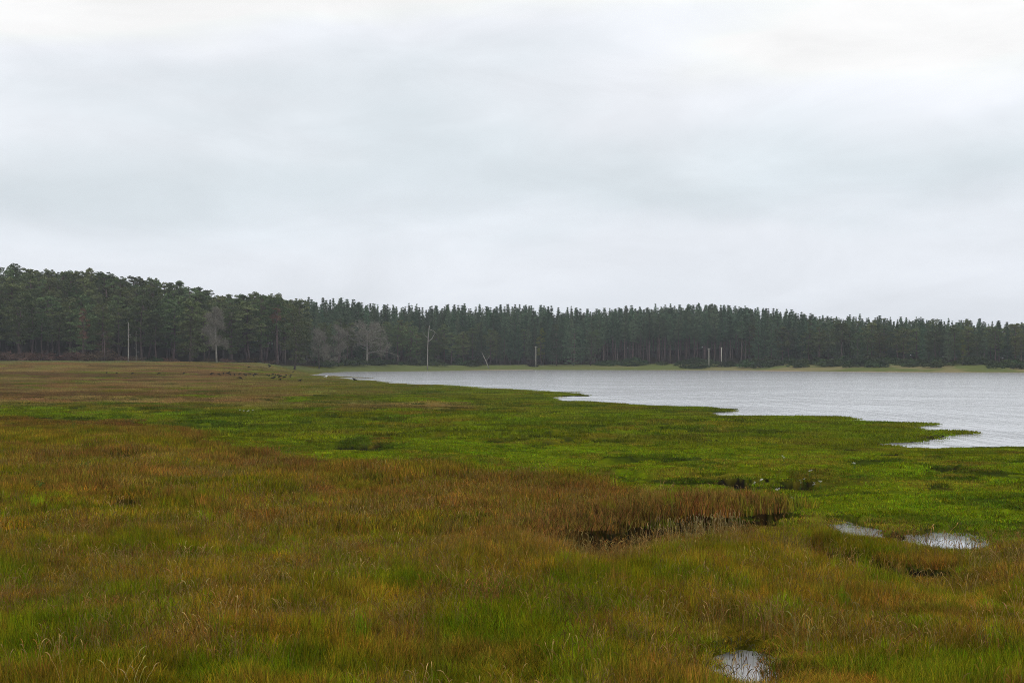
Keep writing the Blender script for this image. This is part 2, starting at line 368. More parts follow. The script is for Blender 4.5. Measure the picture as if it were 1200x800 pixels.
M_rust = mat('rusty_needles', (0.15, 0.085, 0.055), cv=(0.5, 1.5), rough=0.9, spec=0.05)
M_brn = mat('brown_needles', (0.105, 0.075, 0.052), cv=(0.5, 1.5), rough=0.9, spec=0.05)
M_yell = mat('yellow_green_leaves', (0.115, 0.135, 0.022), cv=(0.6, 1.5), rough=0.8, spec=0.1)
M_grey = mat('grey_twigs', (0.20, 0.19, 0.155), cv=(0.5, 1.5), rough=0.9, spec=0.05)
M_bark = mat('pine_bark', (0.105, 0.078, 0.074), noise=(2.5, 0.6, 1.4, 'o'), objvar=0.3, rough=0.95, spec=0.05)
M_dead = mat('dead_wood', (0.32, 0.30, 0.27), noise=(1.5, 0.65, 1.2, 'o'), rough=0.9, spec=0.05)
M_pole = mat('weathered_pole_wood', (0.48, 0.46, 0.40), noise=(2.0, 0.8, 1.15, 'o'), rough=0.9, spec=0.05)
M_scrubb = mat('brown_scrub_twigs', (0.085, 0.055, 0.038), objvar=0.35, cv=(0.4, 1.7), rough=0.9, spec=0.05)
M_scrubg = mat('green_scrub_leaves', (0.034, 0.058, 0.018), objvar=0.4, cv=(0.5, 1.6), rough=0.85, spec=0.1)
M_bird = mat('black_feathers', (0.006, 0.006, 0.007), rough=0.8, spec=0.0)
M_gull = mat('white_feathers', (0.78, 0.78, 0.76), rough=0.7, spec=0.2)
M_flower = mat('white_petals', (0.75, 0.74, 0.66), cv=(0.7, 1.0), rough=0.8)
M_leafg = mat('fresh_green_leaves', (0.10, 0.16, 0.025), cv=(0.7, 1.3), rough=0.8, spec=0.0, trans=0.3)
M_wire = mat('steel_wire', (0.14, 0.14, 0.14), rough=0.5, spec=0.4)
M_ceramic = mat('insulator_glaze', (0.10, 0.08, 0.07), rough=0.5, spec=0.3)
M_rock = mat('dark_root_wood', (0.030, 0.024, 0.019), noise=(2.0, 0.6, 1.5, 'o'), rough=0.95, spec=0.1)

def water_mat(name, amp, scales, rough, ior):
    m = bpy.data.materials.new(name); m.use_nodes = True
    t = m.node_tree; b = t.nodes['Principled BSDF']; n = t.nodes.new; l = t.links.new
    b.inputs['Base Color'].default_value = (0.39, 0.395, 0.415, 1)
    b.inputs['Roughness'].default_value = rough; b.inputs['IOR'].default_value = ior
    g = n('ShaderNodeNewGeometry'); cur = None
    for s, a, ax in scales:
        mp = n('ShaderNodeMapping'); mp.inputs['Scale'].default_value = (s, s * ax, s)
        mp.inputs['Rotation'].default_value = (0, 0, R(8 + s * 5))
        l(g.outputs['Position'], mp.inputs[0])
        x = n('ShaderNodeTexNoise'); x.inputs['Scale'].default_value = 1; x.inputs['Detail'].default_value = 2.5; x.inputs['Distortion'].default_value = 0.4
        l(mp.outputs[0], x.inputs['Vector'])
        k = n('ShaderNodeMath'); k.operation = 'MULTIPLY'; k.inputs[1].default_value = a; l(x.outputs['Fac'], k.inputs[0])
        if cur is None: cur = k.outputs[0]
        else:
            ad = n('ShaderNodeMath'); ad.operation = 'ADD'; l(cur, ad.inputs[0]); l(k.outputs[0], ad.inputs[1]); cur = ad.outputs[0]
    bp = n('ShaderNodeBump'); bp.inputs['Strength'].default_value = 1; bp.inputs['Distance'].default_value = amp
    l(cur, bp.inputs['Height']); l(bp.outputs[0], b.inputs['Normal'])
    return m
M_water = water_mat('lagoon_water', 1.0, [(3.0, 0.020, 0.6), (1.5, 0.10, 0.14), (0.7, 0.17, 0.14), (0.05, 0.6, 0.8)], 0.16, 2.3)
M_pool = water_mat('pool_water', 1.0, [(9.0, 0.002, 0.6), (25.0, 0.0006, 0.6)], 0.09, 2.6)

# ------------------------------------------------------------------ mesh helpers
def mesh_np(name, V, F, material, attrs=None, smooth=False, loose=0):
    """V (n,3); F a list of (m,k) index arrays; attrs {name: (type, array)} on points"""
    me = bpy.data.meshes.new(name)
    me.vertices.add(len(V)); me.vertices.foreach_set('co', np.asarray(V, np.float32).ravel())
    F = [np.asarray(f) for f in F if len(f)]
    nl = sum(f.size for f in F); nf = sum(len(f) for f in F)
    if nf:
        me.loops.add(nl); me.loops.foreach_set('vertex_index', np.concatenate([f.ravel() for f in F]).astype(np.int32))
        tot = np.concatenate([np.full(len(f), f.shape[1]) for f in F]); st = np.concatenate([[0], np.cumsum(tot)[:-1]])
        me.polygons.add(nf); me.polygons.foreach_set('loop_start', st.astype(np.int32)); me.polygons.foreach_set('loop_total', tot.astype(np.int32))
        if smooth: me.polygons.foreach_set('use_smooth', np.ones(nf, bool))
    for k, (ty, arr) in (attrs or {}).items():
        a = me.attributes.new(k, ty, 'POINT')
        key = {'FLOAT': 'value', 'INT': 'value', 'FLOAT_VECTOR': 'vector', 'FLOAT_COLOR': 'color'}[ty]
        a.data.foreach_set(key, np.asarray(arr, np.int32 if ty == 'INT' else np.float32).ravel())
    me.update(calc_edges=True)
    for m in (material if isinstance(material, (list, tuple)) else [material]): me.materials.append(m)
    return me
def link(name, data, parent=None, loc=None):
    o = bpy.data.objects.new(name, data); COL.objects.link(o)
    if parent is not None: o.parent = parent
    if loc is not None: o.location = loc
    return o
def tag(o, label=None, cat=None, group=None, kind=None):
    if label: o['label'] = label
    if cat: o['category'] = cat
    if group: o['group'] = group
    if kind: o['kind'] = kind
    return o
class MB:
    """collects strips, tubes and leaves into one mesh"""
    def __init__(s): s.v = []; s.q = []; s.t = []; s.c = []; s.n = 0
    def add(s, V, Q=(), T=(), cv=0.5):
        V = np.asarray(V, float)
        if len(Q): s.q.append(np.asarray(Q) + s.n)
        if len(T): s.t.append(np.asarray(T) + s.n)
        s.v.append(V); s.c.append(np.full(len(V), cv) if np.isscalar(cv) else np.asarray(cv)); s.n += len(V)
    def tube(s, pts, rad, sides=6, cv=0.5, cap=True):
        pts = np.asarray(pts, float); n = len(pts); rad = np.broadcast_to(rad, (n,))
        tan = np.gradient(pts, axis=0); tan /= np.linalg.norm(tan, axis=1)[:, None] + 1e-9
        ref = np.array((0, 0, 1.0)) if abs(tan[0][2]) < 0.8 else np.array((1.0, 0, 0))
        a = np.cross(tan, ref); a /= np.linalg.norm(a, axis=1)[:, None] + 1e-9; b = np.cross(tan, a)
        th = np.arange(sides) * 2 * np.pi / sides
        V = (pts[:, None] + (a[:, None] * np.cos(th)[None, :, None] + b[:, None] * np.sin(th)[None, :, None]) * rad[:, None, None]).reshape(-1, 3)
        i = np.arange(n - 1)[:, None] * sides; j = np.arange(sides)[None]; k = (j + 1) % sides
        Q = np.stack([i + j, i + k, i + sides + k, i + sides + j], -1).reshape(-1, 4); T = []
        if cap:
            V = np.vstack([V, pts[:1], pts[-1:]]); m = n * sides
            T = [(m, (q + 1) % sides, q) for q in range(sides)] + [(m + 1, m - sides + q, m - sides + (q + 1) % sides) for q in range(sides)]
        s.add(V, Q, T, cv)
    def leaves(s, P, size, g, cv, updir=0.5, aspect=0.6):
        """small bent leaf or needle-spray faces at P"""
        n = len(P); d = g.normal(size=(n, 3)); d[:, 2] *= 0.55; d /= np.linalg.norm(d, axis=1)[:, None] + 1e-9
        u = g.normal(size=(n, 3)) * (1 - updir) + np.array((0, 0, 1.0)) * updir
        b = np.cross(u, d); b /= np.linalg.norm(b, axis=1)[:, None] + 1e-9
        L_ = (np.broadcast_to(size, (n,)) * g.uniform(0.6, 1.4, n))[:, None]; W = L_ * aspect
        up = np.cross(d, b) * L_ * 0.18
        V = np.stack([P - d * L_, P + b * W * 0.5 + up, P + d * L_, P - b * W * 0.5 + up], 1).reshape(-1, 3)
        i = np.arange(n)[:, None] * 4
        s.add(V, (), np.concatenate([i + np.array((0, 1, 3)), i + np.array((1, 2, 3))]), np.repeat(cv, 4) if not np.isscalar(cv) else cv)
    def arrays(s): return np.vstack(s.v), [np.vstack(s.q)] if s.q else [], [np.vstack(s.t)] if s.t else [], np.concatenate(s.c)
    def mesh(s, name, material, smooth=False):
        V, Q, T, c = s.arrays(); return mesh_np(name, V, Q + T, material, {'cv': ('FLOAT', c)}, smooth)

def scatter(name, variants, mats, P, rot, scl, idx, gcol=None, tilt=None):
    """ONE object: a mesh holding the plant shapes and the points they grow at; its nodes set a shape at each point"""
    Vs, Fs, vk, cv, n = [], [], [], [], 0
    fm_ = []
    for k, (mb, mi) in enumerate(variants):
        V, Q, T, c = mb.arrays()
        Vs.append(V); vk.append(np.full(len(V), k + 1)); cv.append(c)
        for f in Q + T: Fs.append(f + n); fm_.append(np.full(len(f), mi))
        n += len(V)
    np_ = len(P); Vs.append(P); vk.append(np.zeros(np_)); cv.append(np.full(np_, 0.5))
    pad = lambda a, w_: np.vstack([np.zeros((n, w_)), np.asarray(a).reshape(np_, w_)])
    tz = np.zeros((np_, 2)) if tilt is None else tilt
    at = {'vk': ('INT', np.concatenate(vk)), 'cv': ('FLOAT', np.concatenate(cv)), 'idx': ('INT', pad(idx, 1)),
          'rot': ('FLOAT_VECTOR', pad(np.column_stack([tz, rot]), 3)), 'scl': ('FLOAT_VECTOR', pad(scl, 3))}
    if gcol is not None: at['gcol'] = ('FLOAT_COLOR', pad(np.column_stack([gcol, np.ones(np_)]), 4))
    # keep quads and triangles, with a material for each
    me = mesh_np(name, np.vstack(Vs), Fs, mats, at)
    if len(mats) > 1: me.polygons.foreach_set('material_index', np.concatenate(fm_).astype(np.int32))
    o = link(name, me)
    ng = bpy.data.node_groups.new(name + '_nodes', 'GeometryNodeTree')
    ng.interface.new_socket('Geometry', in_out='INPUT', socket_type='NodeSocketGeometry')
    ng.interface.new_socket('Geometry', in_out='OUTPUT', socket_type='NodeSocketGeometry')
    nn = ng.nodes.new; ll = ng.links.new
    gi = nn('NodeGroupInput'); go = nn('NodeGroupOutput'); jn = nn('GeometryNodeJoinGeometry')
    def named(nm, ty):
        a = nn('GeometryNodeInputNamedAttribute'); a.data_type = ty; a.inputs['Name'].default_value = nm; return a.outputs['Attribute']
    def eq(sock, v):
        c = nn('FunctionNodeCompare'); c.data_type = 'INT'; c.operation = 'EQUAL'
        ins = [i for i in c.inputs if i.type == 'INT']; ll(sock, ins[0]); ins[1].default_value = v; return c.outputs[0]
    a_vk, a_idx, a_rot, a_scl = named('vk', 'INT'), named('idx', 'INT'), named('rot', 'FLOAT_VECTOR'), named('scl', 'FLOAT_VECTOR')
    er = nn('FunctionNodeEulerToRotation'); ll(a_rot, er.inputs[0])
    sp = nn('GeometryNodeSeparateGeometry'); ll(gi.outputs[0], sp.inputs[0]); ll(eq(a_vk, 0), sp.inputs['Selection'])
    mp = nn('GeometryNodeMeshToPoints'); ll(sp.outputs[0], mp.inputs[0])
    for k in range(len(variants)):
        s2 = nn('GeometryNodeSeparateGeometry'); ll(gi.outputs[0], s2.inputs[0]); ll(eq(a_vk, k + 1), s2.inputs['Selection'])
        g2 = nn('GeometryNodeGeometryToInstance'); ll(s2.outputs[0], g2.inputs[0])
        ip = nn('GeometryNodeInstanceOnPoints'); ll(mp.outputs[0], ip.inputs['Points']); ll(g2.outputs[0], ip.inputs['Instance'])
        ll(eq(a_idx, k), ip.inputs['Selection']); ll(er.outputs[0], ip.inputs['Rotation']); ll(a_scl, ip.inputs['Scale'])
        ll(ip.outputs[0], jn.inputs[0])
    ll(jn.outputs[0], go.inputs[0])
    md = o.modifiers.new('plants', 'NODES'); md.node_group = ng
    return o

# ------------------------------------------------------------------ ground: one sheet, finest in front of the camera
rad = [1.0, 2.5, 4, 5.5, 7, 8.5, 10, 11.5, 13, 14, 15, 15.8, 16.4]
pyv = HY + CAMH * FPX / 17.0
rows = []
while True:
    d = CAMH * FPX / (pyv - HY)
    if d > 330: break
    rows.append(d); pyv -= 0.72 if d < 150 else 0.4
rad = np.array(rad + rows + list(np.arange(rows[-1] + 2.5, 630, 2.5)) + list(np.arange(635, 900, 12)) + [950, 1050, 1200, 1400, 1600])
th = np.concatenate([np.linspace(-180, -60, 14)[:-1], np.linspace(-60, -26, 18)[:-1], np.linspace(-26, -21, 40)[:-1],
                     np.linspace(-21, 21, 1080)[:-1], np.linspace(21, 26, 40)[:-1], np.linspace(26, 60, 18)[:-1], np.linspace(60, 180, 14)[:-1]])
TT, RR = np.meshgrid(np.radians(th), rad)
GX, GY = RR * np.sin(TT), RR * np.cos(TT)
shape = GX.shape; GX = GX.ravel(); GY = GY.ravel()
info = height(GX, GY, True)
GC = ground_colour(GX, GY, info)
nr, nc = shape
i = np.arange(nr - 1)[:, None] * nc; j = np.arange(nc)[None]; k = (j + 1) % nc
Fq = np.stack([i + j, i + nc + j, i + nc + k, i + k], -1).reshape(-1, 4)[:, ::-1]
V = np.column_stack([GX, GY, info[0]])
V = np.vstack([V, [[0, 0, 2.4]]]); GC = np.vstack([GC, [[0.06, 0.08, 0.01]]])
Ft = np.stack([np.full(nc, nr * nc), (np.arange(nc) + 1) % nc, np.arange(nc)], -1)
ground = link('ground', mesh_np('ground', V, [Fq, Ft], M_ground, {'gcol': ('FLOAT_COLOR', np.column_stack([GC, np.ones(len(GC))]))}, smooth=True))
tag(ground, 'salt marsh ground of green and brown turf rising to the wooded far bank', kind='structure')
del V, GC, Fq, TT, RR

# ------------------------------------------------------------------ water
A = np.array(LAGOON)
x0, x1, y0, y1 = A[:, 0].min() - 15, A[:, 0].max() + 30, A[:, 1].min() - 4, A[:, 1].max() + 12
x1 = min(x1, 420)
wv = [(x0, y0, WZ), (x1, y0, WZ), (x1, y1, WZ), (x0, y1, WZ)]
lag = link('water', mesh_np('water', np.array(wv), [np.array([[0, 1, 2, 3]])], M_water))
tag(lag, 'rippled pale grey water of the lagoon beyond the marsh', kind='structure')
for P, lb in zip(POOLS, ['thin sliver of water in the creek below the green turf', 'bright puddle in the creek at the right',
                         'small puddle in the tall grass at the bottom of the picture']):
    A = np.array(P); c = A.mean(0); q = c + (A - c) * 1.25
    n_ = len(q)
    me = mesh_np('pool_water', np.vstack([np.column_stack([q, np.full(n_, PZ)]), [[c[0], c[1], PZ]]]),
                 [np.array([(i_, (i_ + 1) % n_, n_) for i_ in range(n_)])], M_pool)
    tag(link('pool_water', me), lb, kind='structure')

# ------------------------------------------------------------------ grass
def patch(g, Rr, n, h0, h1, wid, lean=0.35, seg=3):
    mb = MB()
    r = Rr * np.sqrt(g.random(n)); a = g.random(n) * 2 * np.pi
    bx, by = r * np.cos(a), r * np.sin(a)
    # blades gather in small tufts
    nt_ = max(4, n // 14); ta = g.random((nt_, 2)) * 2 - 1; ta *= Rr * 0.8
    pick = g.integers(0, nt_, n); mixf = g.random(n) < 0.6
    bx = np.where(mixf, ta[pick, 0] + g.normal(0, Rr * 0.09, n), bx); by = np.where(mixf, ta[pick, 1] + g.normal(0, Rr * 0.09, n), by)
    h = g.uniform(h0, h1, n) * (1 - 0.25 * (np.hypot(bx, by) / Rr) ** 2)
    da = g.random(n) * 2 * np.pi; ln = h * np.abs(g.normal(0, lean, n)) + h * 0.08
    fa = g.random(n) * np.pi
    t = np.linspace(0, 1, seg + 1)
    cx = bx[:, None] + np.cos(da)[:, None] * ln[:, None] * t ** 1.8; cyy = by[:, None] + np.sin(da)[:, None] * ln[:, None] * t ** 1.8
    cz = h[:, None] * (t - 0.12 * t ** 3 * (ln / h)[:, None]) - 0.03
    ww = wid * g.uniform(0.6, 1.3, n)[:, None] * (1 - 0.88 * t ** 1.5) * 0.5
    ox, oy = np.cos(fa)[:, None] * ww, np.sin(fa)[:, None] * ww
    V = np.stack([np.stack([cx - ox, cyy - oy, cz], -1), np.stack([cx + ox, cyy + oy, cz], -1)], 2).reshape(n, -1, 3)
    m = 2 * (seg + 1); Q = []
    for s_ in range(seg): Q.append((2 * s_, 2 * s_ + 1, 2 * s_ + 3, 2 * s_ + 2))
    Q = (np.arange(n)[:, None, None] * m + np.array(Q)[None]).reshape(-1, 4)
    mb.add(V.reshape(-1, 3), Q, (), np.repeat(g.random(n), m))
    return mb
def points(dens, d0, d1, half=760, g=rng, side=6.0):
    k = half / FPX; W = k * d1 + side; n = int(2 * W * (d1 - d0) * dens)
    x = (g.random(n) * 2 - 1) * W; y = d0 + (d1 - d0) * g.random(n)
    m = np.abs(x) < k * y + side
    return x[m], y[m]
def sow(name, label, x, y, keep, variants, zs, sxy, hmul, bright=1.0, mats=None, col=None, group=None):
    info = height(x, y, True)
    m = keep(x, y, info)
    x, y = x[m], y[m]; info = tuple(q[m] for q in info)
    c, mud_or_shade, s, E, fm = grass_colour(x, y, info)
    if col is not None: c = col(x, y, c)
    n = len(x)
    c = c * (rng.uniform(*((0.88, 1.14) if mats and mats[0] is M_far else (0.68, 1.35)), (n, 1)) * (1 + rng.normal(0, 0.07, (n, 3))))
    hv = hmul(x, y, info) if callable(hmul) else np.full(n, hmul)
    sc = np.column_stack([sxy * rng.uniform(0.8, 1.2, n)] * 2 + [hv * rng.uniform(0.8, 1.2, n)])
    o = scatter(name, [(v, 0) for v in variants], mats or [M_grass], np.column_stack([x, y, info[0] - zs]), rng.random(n) * 6.283, sc,
                rng.integers(0, len(variants), n), c * bright)
    tag(o, label, 'grass', kind='stuff')
    return o
def on_land(info): return (info[3] > 0.3)
def dry(x, y, info):
    return on_land(info) & (info[2] < 0.30 + 0.3 * rng.random(len(x)))
def hv_tall(x, y, info):
    px, py = to_photo(x, y)
    h = 0.62 + 0.75 * sst(0.3, 0.7, fbm(x, y, 1.9, 3, 81))
    for P in POOLS:
        h *= 0.40 + 0.60 * sst(0.1, 1.5, sdf(x, y, P))
    cr0 = np.array(CREEKS[0][0]); yc = np.interp(x, cr0[:, 0], cr0[:, 1])
    for q_ in (0, 1):
        c_ = np.array(CREEKS[q_][0]); yc = np.interp(x, c_[:, 0], c_[:, 1])
        h *= 1 - 0.4 * ((x > c_[0, 0] - 1) & (x < c_[-1, 0] + 1) & (y < yc) & (y > yc - 3.5))
    return h
gT = np.random.default_rng(5)
tallA = [patch(gT, 0.30, 210, 0.16, 0.40, 0.0110) for _ in range(6)]
tallB = [patch(gT, 0.65, 300, 0.16, 0.38, 0.023) for _ in range(5)]
shortA = [patch(gT, 0.55, 260, 0.03, 0.10, 0.018, 0.7, 2) for _ in range(5)]
shortB = [patch(gT, 1.3, 280, 0.05, 0.17, 0.055, 0.7, 2) for _ in range(5)]
farT = [patch(gT, 2.2, 300, 0.10, 0.30, 0.09, 0.5, 2) for _ in range(4)]
BR = 1.45
x, y = points(22, 13.0, 33)
sow('tall_grass', 'tall olive and russet marsh grass filling the foreground', x, y, lambda x, y, i: dry(x, y, i) & (rng.random(len(x)) < i[1] + 0.02), tallA, 0, 1, hv_tall, BR)
x, y = points(5.5, 33, 78)
sow('tall_grass', 'reddish brown grass in the middle distance left of the creek', x, y, lambda x, y, i: dry(x, y, i) & (rng.random(len(x)) < i[1]), tallB, 0, 1, hv_tall, BR)
x, y = points(7.5, 22, 72)
sow('short_turf', 'short bright green turf of the marsh nearer the camera', x, y, lambda x, y, i: dry(x, y, i) & (rng.random(len(x)) < 1.1 - i[1]), shortA, 0, 1, 1.0, BR)
x, y = points(1.3, 72, 165)
sow('short_turf', 'short green turf farther out beside the lagoon', x, y, lambda x, y, i: dry(x, y, i), shortB, 0, 1, 1.0, BR, [M_mid])
x, y = points(0.22, 165, 400)
sow('marsh_sward', 'streaky brown and green sward towards the wood', x, y, lambda x, y, i: dry(x, y, i) & (y < i[4] - 4), farT, 0.02, 1, lambda x, y, i: 0.3 + 0.7 * sst(2, 25, i[3]), BR, [M_far])
# green and red tufts that stand out of the foreground grass
x, y = points(1.6, 16, 42)
def col_pop(x, y, c):
    n = len(x); r = rng.random(n)[:, None]
    return np.where(r < 0.5, GREEN * 1.5, np.where(r < 0.8, BROWN * 1.35, np.array((0.22, 0.145, 0.018))))
sow('grass_tuft', 'brighter green and tawny tufts among the foreground grass', x, y,
    lambda x, y, i: dry(x, y, i) & (i[1] > 0.6) & (fbm(x, y, 1.7, 2, 83) > 0.52), tallA, 0, 0.7, lambda x, y, i: 1.25 * hv_tall(x, y, i), 1.1, col=col_pop)

# flowering stalks of dry grass
def stalk_patch(g, n, Rr, h0, h1, wid):
    mb = MB()
    for _ in range(n):
        r, a = Rr * math.sqrt(g.random()), g.random() * 6.283
        h = g.uniform(h0, h1); da = g.random() * 6.283; ln = h * abs(g.normal(0, 0.22)) + 0.02
        t = np.linspace(0, 1, 6); dv = np.array((math.cos(da), math.sin(da), 0))
        p = np.array((r * math.cos(a), r * math.sin(a), 0)) + dv * (ln * t ** 2.2)[:, None]
        p[:, 2] = h * (t - 0.10 * t ** 4)
        cvv = g.random()
        mb.tube(p, wid * 0.5 * (1 - 0.4 * t), 3, cvv, False)
        q = p[-1]; nod = dv * g.uniform(0.01, 0.05) ; hl = g.uniform(0.05, 0.10)
        hd = np.array([q, q + nod * 0.4 + (0, 0, hl * 0.45), q + nod * 1.1 + (0, 0, hl * 0.75), q + nod * 1.9 + (0, 0, hl * 0.85)])
        mb.tube(hd, np.array((0.5, 1.0, 0.8, 0.2)) * wid * 0.9, 4, cvv, False)
    return mb
gS = np.random.default_rng(8)
st = [stalk_patch(gS, 7, 0.35, 0.26, 0.56, 0.0055) for _ in range(6)]
stB = [stalk_patch(gS, 8, 0.6, 0.26, 0.48, 0.009) for _ in range(4)]
def col_st(x, y, c):
    r = rng.random(len(x))[:, None]
    return np.array((0.36, 0.25, 0.075)) * (0.45 + 0.6 * r ** 2) * np.where(rng.random((len(x), 1)) < 0.4, np.array((0.9, 0.62, 0.5)), 1)
x, y = points(9.5, 15.5, 34)
sow('dry_stalks', 'thin straw coloured grass stalks with seed heads in the foreground', x, y,
    lambda x, y, i: dry(x, y, i) & (i[1] > 0.5) & (fbm(x, y, 2.3, 3, 86) > 0.44), st, 0, 1, 1.0, 1, [M_stalk], col_st)
x, y = points(3.0, 34, 64)
def near_creek(x, y):
    return seg_dist(x, y, CREEKS[0][0], False) < 1.6
sow('dry_stalks', 'pale seed heads of grass along the dark creek and beyond', x, y,
    lambda x, y, i: dry(x, y, i) & (i[1] > 0.5) & ((fbm(x, y, 2.3, 3, 87) > 0.50)), stB, 0, 1, 1.0, 1, [M_stalk], col_st)
stC = [stalk_patch(gS, 4, 0.25, 0.36, 0.62, 0.0065) for _ in range(6)]
x, y = points(0.9, 15.5, 36)
sow('dry_stalks', 'taller pale stalks standing out of the foreground grass', x, y,
    lambda x, y, i: dry(x, y, i) & (i[1] > 0.6) & (fbm(x, y, 1.6, 3, 88) > 0.60), stC, 0, 1, 1.0, 1, [M_stalk], lambda x, y, c: np.tile(np.array((0.42, 0.29, 0.10)), (len(x), 1)))
gC = np.random.default_rng(3)
cx_, cy_ = [], []
for _ in range(34):
    px_ = gC.uniform(680, 880); b_ = np.interp(px_, [680, 745, 800, 880], [634, 626, 618, 610])
    a_, c_ = at_z(px_, b_ + gC.uniform(0, 5), 0.0); cx_.append(a_); cy_.append(c_)
x, y = np.array(cx_), np.array(cy_)
sow('dry_stalks', 'row of pale drooping seed heads in front of the dark creek', x, y, lambda x, y, i: on_land(i) & (i[2] < 0.6), stB, 0, 0.6, 1.05, 1, [M_stalk],
    lambda x, y, c: np.tile(STRAW * 1.25, (len(x), 1)))

pg = [stalk_patch(gS, 3, 0.12, 0.12, 0.34, 0.008) for _ in range(4)]
sx_, sy_ = [], []
for P_, n_ in zip(POOLS, (12, 26, 22)):
    A = np.array(P_); k_ = 0
    while k_ < n_:
        q = A.min(0) + gC.random(2) * (A.max(0) - A.min(0)); dd = sdf(q[:1], q[1:], P_)[0]
        if dd < 0.05 and (dd > -0.25 or gC.random() < 0.3): sx_.append(q[0]); sy_.append(q[1]); k_ += 1
n_ = len(sx_); pp = np.column_stack([sx_, sy_, np.full(n_, PZ - 0.02)])
tag(scatter('puddle_stems', [(v, 0) for v in pg], [M_stalk], pp, rng.random(n_) * 6.283, np.ones((n_, 3)), rng.integers(0, 4, n_), np.tile(np.array((0.06, 0.055, 0.02)), (n_, 1))),
    'thin dark stems standing in the puddles', 'grass', kind='stuff')

# ------------------------------------------------------------------ trees
def curve_trunk(g, h, bend=0.5, n=7):
    t = np.linspace(0, 1, n); a = g.random() * 6.283
    off = bend * (np.sin(t * np.pi * g.uniform(0.6, 1.4)) * g.uniform(0.4, 1))
    return np.column_stack([off * math.cos(a), off * math.sin(a), t * h])
def scots_pine(g, h=16.0, crown0=0.30, Rc=3.6, pads=46, per=76, sz=0.215):
    tr, cr_ = MB(), MB(); pads = int(pads * 1.6)
    p = curve_trunk(g, h * 0.93, 0.7, 9); t = np.linspace(0, 1, 9)
    tr.tube(p, 0.24 * (1 - 0.8 * t) + 0.02, 7)
    for k in range(pads):
        f = crown0 + (1 - crown0) * (g.random() ** 0.85) * 0.98
        q = (f - crown0) / (1 - crown0)
        prof = math.sqrt(max(0.03, 1 - ((q - 0.35) / 0.66) ** 2)) if q > 0.35 else 0.62 + 0.38 * q / 0.35
        rr_ = Rc * prof * g.uniform(0.35, 1.05); a = g.random() * 6.283
        base = np.array([np.interp(max(0.1, f - 0.06), t * 0.93, p[:, i_]) for i_ in range(3)])
        end = np.array([base[0] + rr_ * math.cos(a), base[1] + rr_ * math.sin(a), f * h + g.normal(0, 0.25)])
        if k % 3 == 0:
            mid_ = base * 0.5 + end * 0.5 + (0, 0, -0.2)
            tr.tube(np.array([base, mid_, end]), np.array((0.07, 0.05, 0.02)), 4)
        r1 = g.uniform(0.5, 1.15) * (1.1 - 0.45 * q); r2 = r1 * g.uniform(0.5, 0.8)
        v = g.normal(size=(per, 3)); v /= np.linalg.norm(v, axis=1)[:, None]; v *= g.uniform(0.55, 1.05, (per, 1))
        v[:, 2] = np.where(v[:, 2] < -0.2, v[:, 2] * 0.4, v[:, 2])
        cr_.leaves(end + v * (r1, r1, r2), sz, g, np.clip(0.5 + 0.14 * g.normal() + 0.16 * g.normal(size=per), 0, 1), 0.35, 0.75)
    return tr, cr_
def slim_pine(g, h=18.0, crown0=0.5, Rc=1.7, sz=0.20):
    tr, cr_ = MB(), MB()
    p = curve_trunk(g, h, 0.25, 7); t = np.linspace(0, 1, 7)
    tr.tube(p, 0.17 * (1 - 0.9 * t) + 0.012, 6)
    nl = int((1 - crown0) * h / 0.62)
    for k in range(nl):
        f = crown0 + (1 - crown0) * (k + g.random() * 0.6) / nl
        q = (f - crown0) / (1 - crown0)
        rr_ = Rc * (min(1, 0.45 + q * 2.2)) * (1 - q ** 1.3) ** 0.9 + 0.10
        nb = 6 if q < 0.8 else 4; a0 = g.random() * 6.283
        for b in range(nb):
            if g.random() < 0.14: continue
            a = a0 + b * 6.283 / nb + g.normal() * 0.25; L_ = rr_ * g.uniform(0.6, 1.2)
            c = np.array([np.interp(f, t, p[:, 0]), np.interp(f, t, p[:, 1]), f * h])
            n = int(16 + 22 * L_); s_ = g.random(n) ** 0.7
            P = c + np.column_stack([np.cos(a) * s_ * L_, np.sin(a) * s_ * L_, s_ * L_ * (0.25 + 0.5 * q)]) + g.normal(0, 0.15, (n, 3))
            cr_.leaves(P, sz, g, np.clip(0.5 + 0.2 * g.normal() + 0.12 * g.normal(size=n), 0, 1), 0.35, 0.7)
            if q < 0.75 and b % 3 == 0:
                tr.tube(np.array([c, c + (np.cos(a) * L_ * 0.8, np.sin(a) * L_ * 0.8, L_ * 0.25)]), np.array((0.035, 0.012)), 3)
    # a few dead stubs on the bare stem
    for k in range(5):
        f = g.uniform(0.05, max(0.1, crown0)); a = g.random() * 6.283; c = np.array([np.interp(f, t, p[:, 0]), np.interp(f, t, p[:, 1]), f * h])
        tr.tube(np.array([c, c + (np.cos(a) * 0.7, np.sin(a) * 0.7, -0.05)]), np.array((0.03, 0.01)), 3)
    return tr, cr_
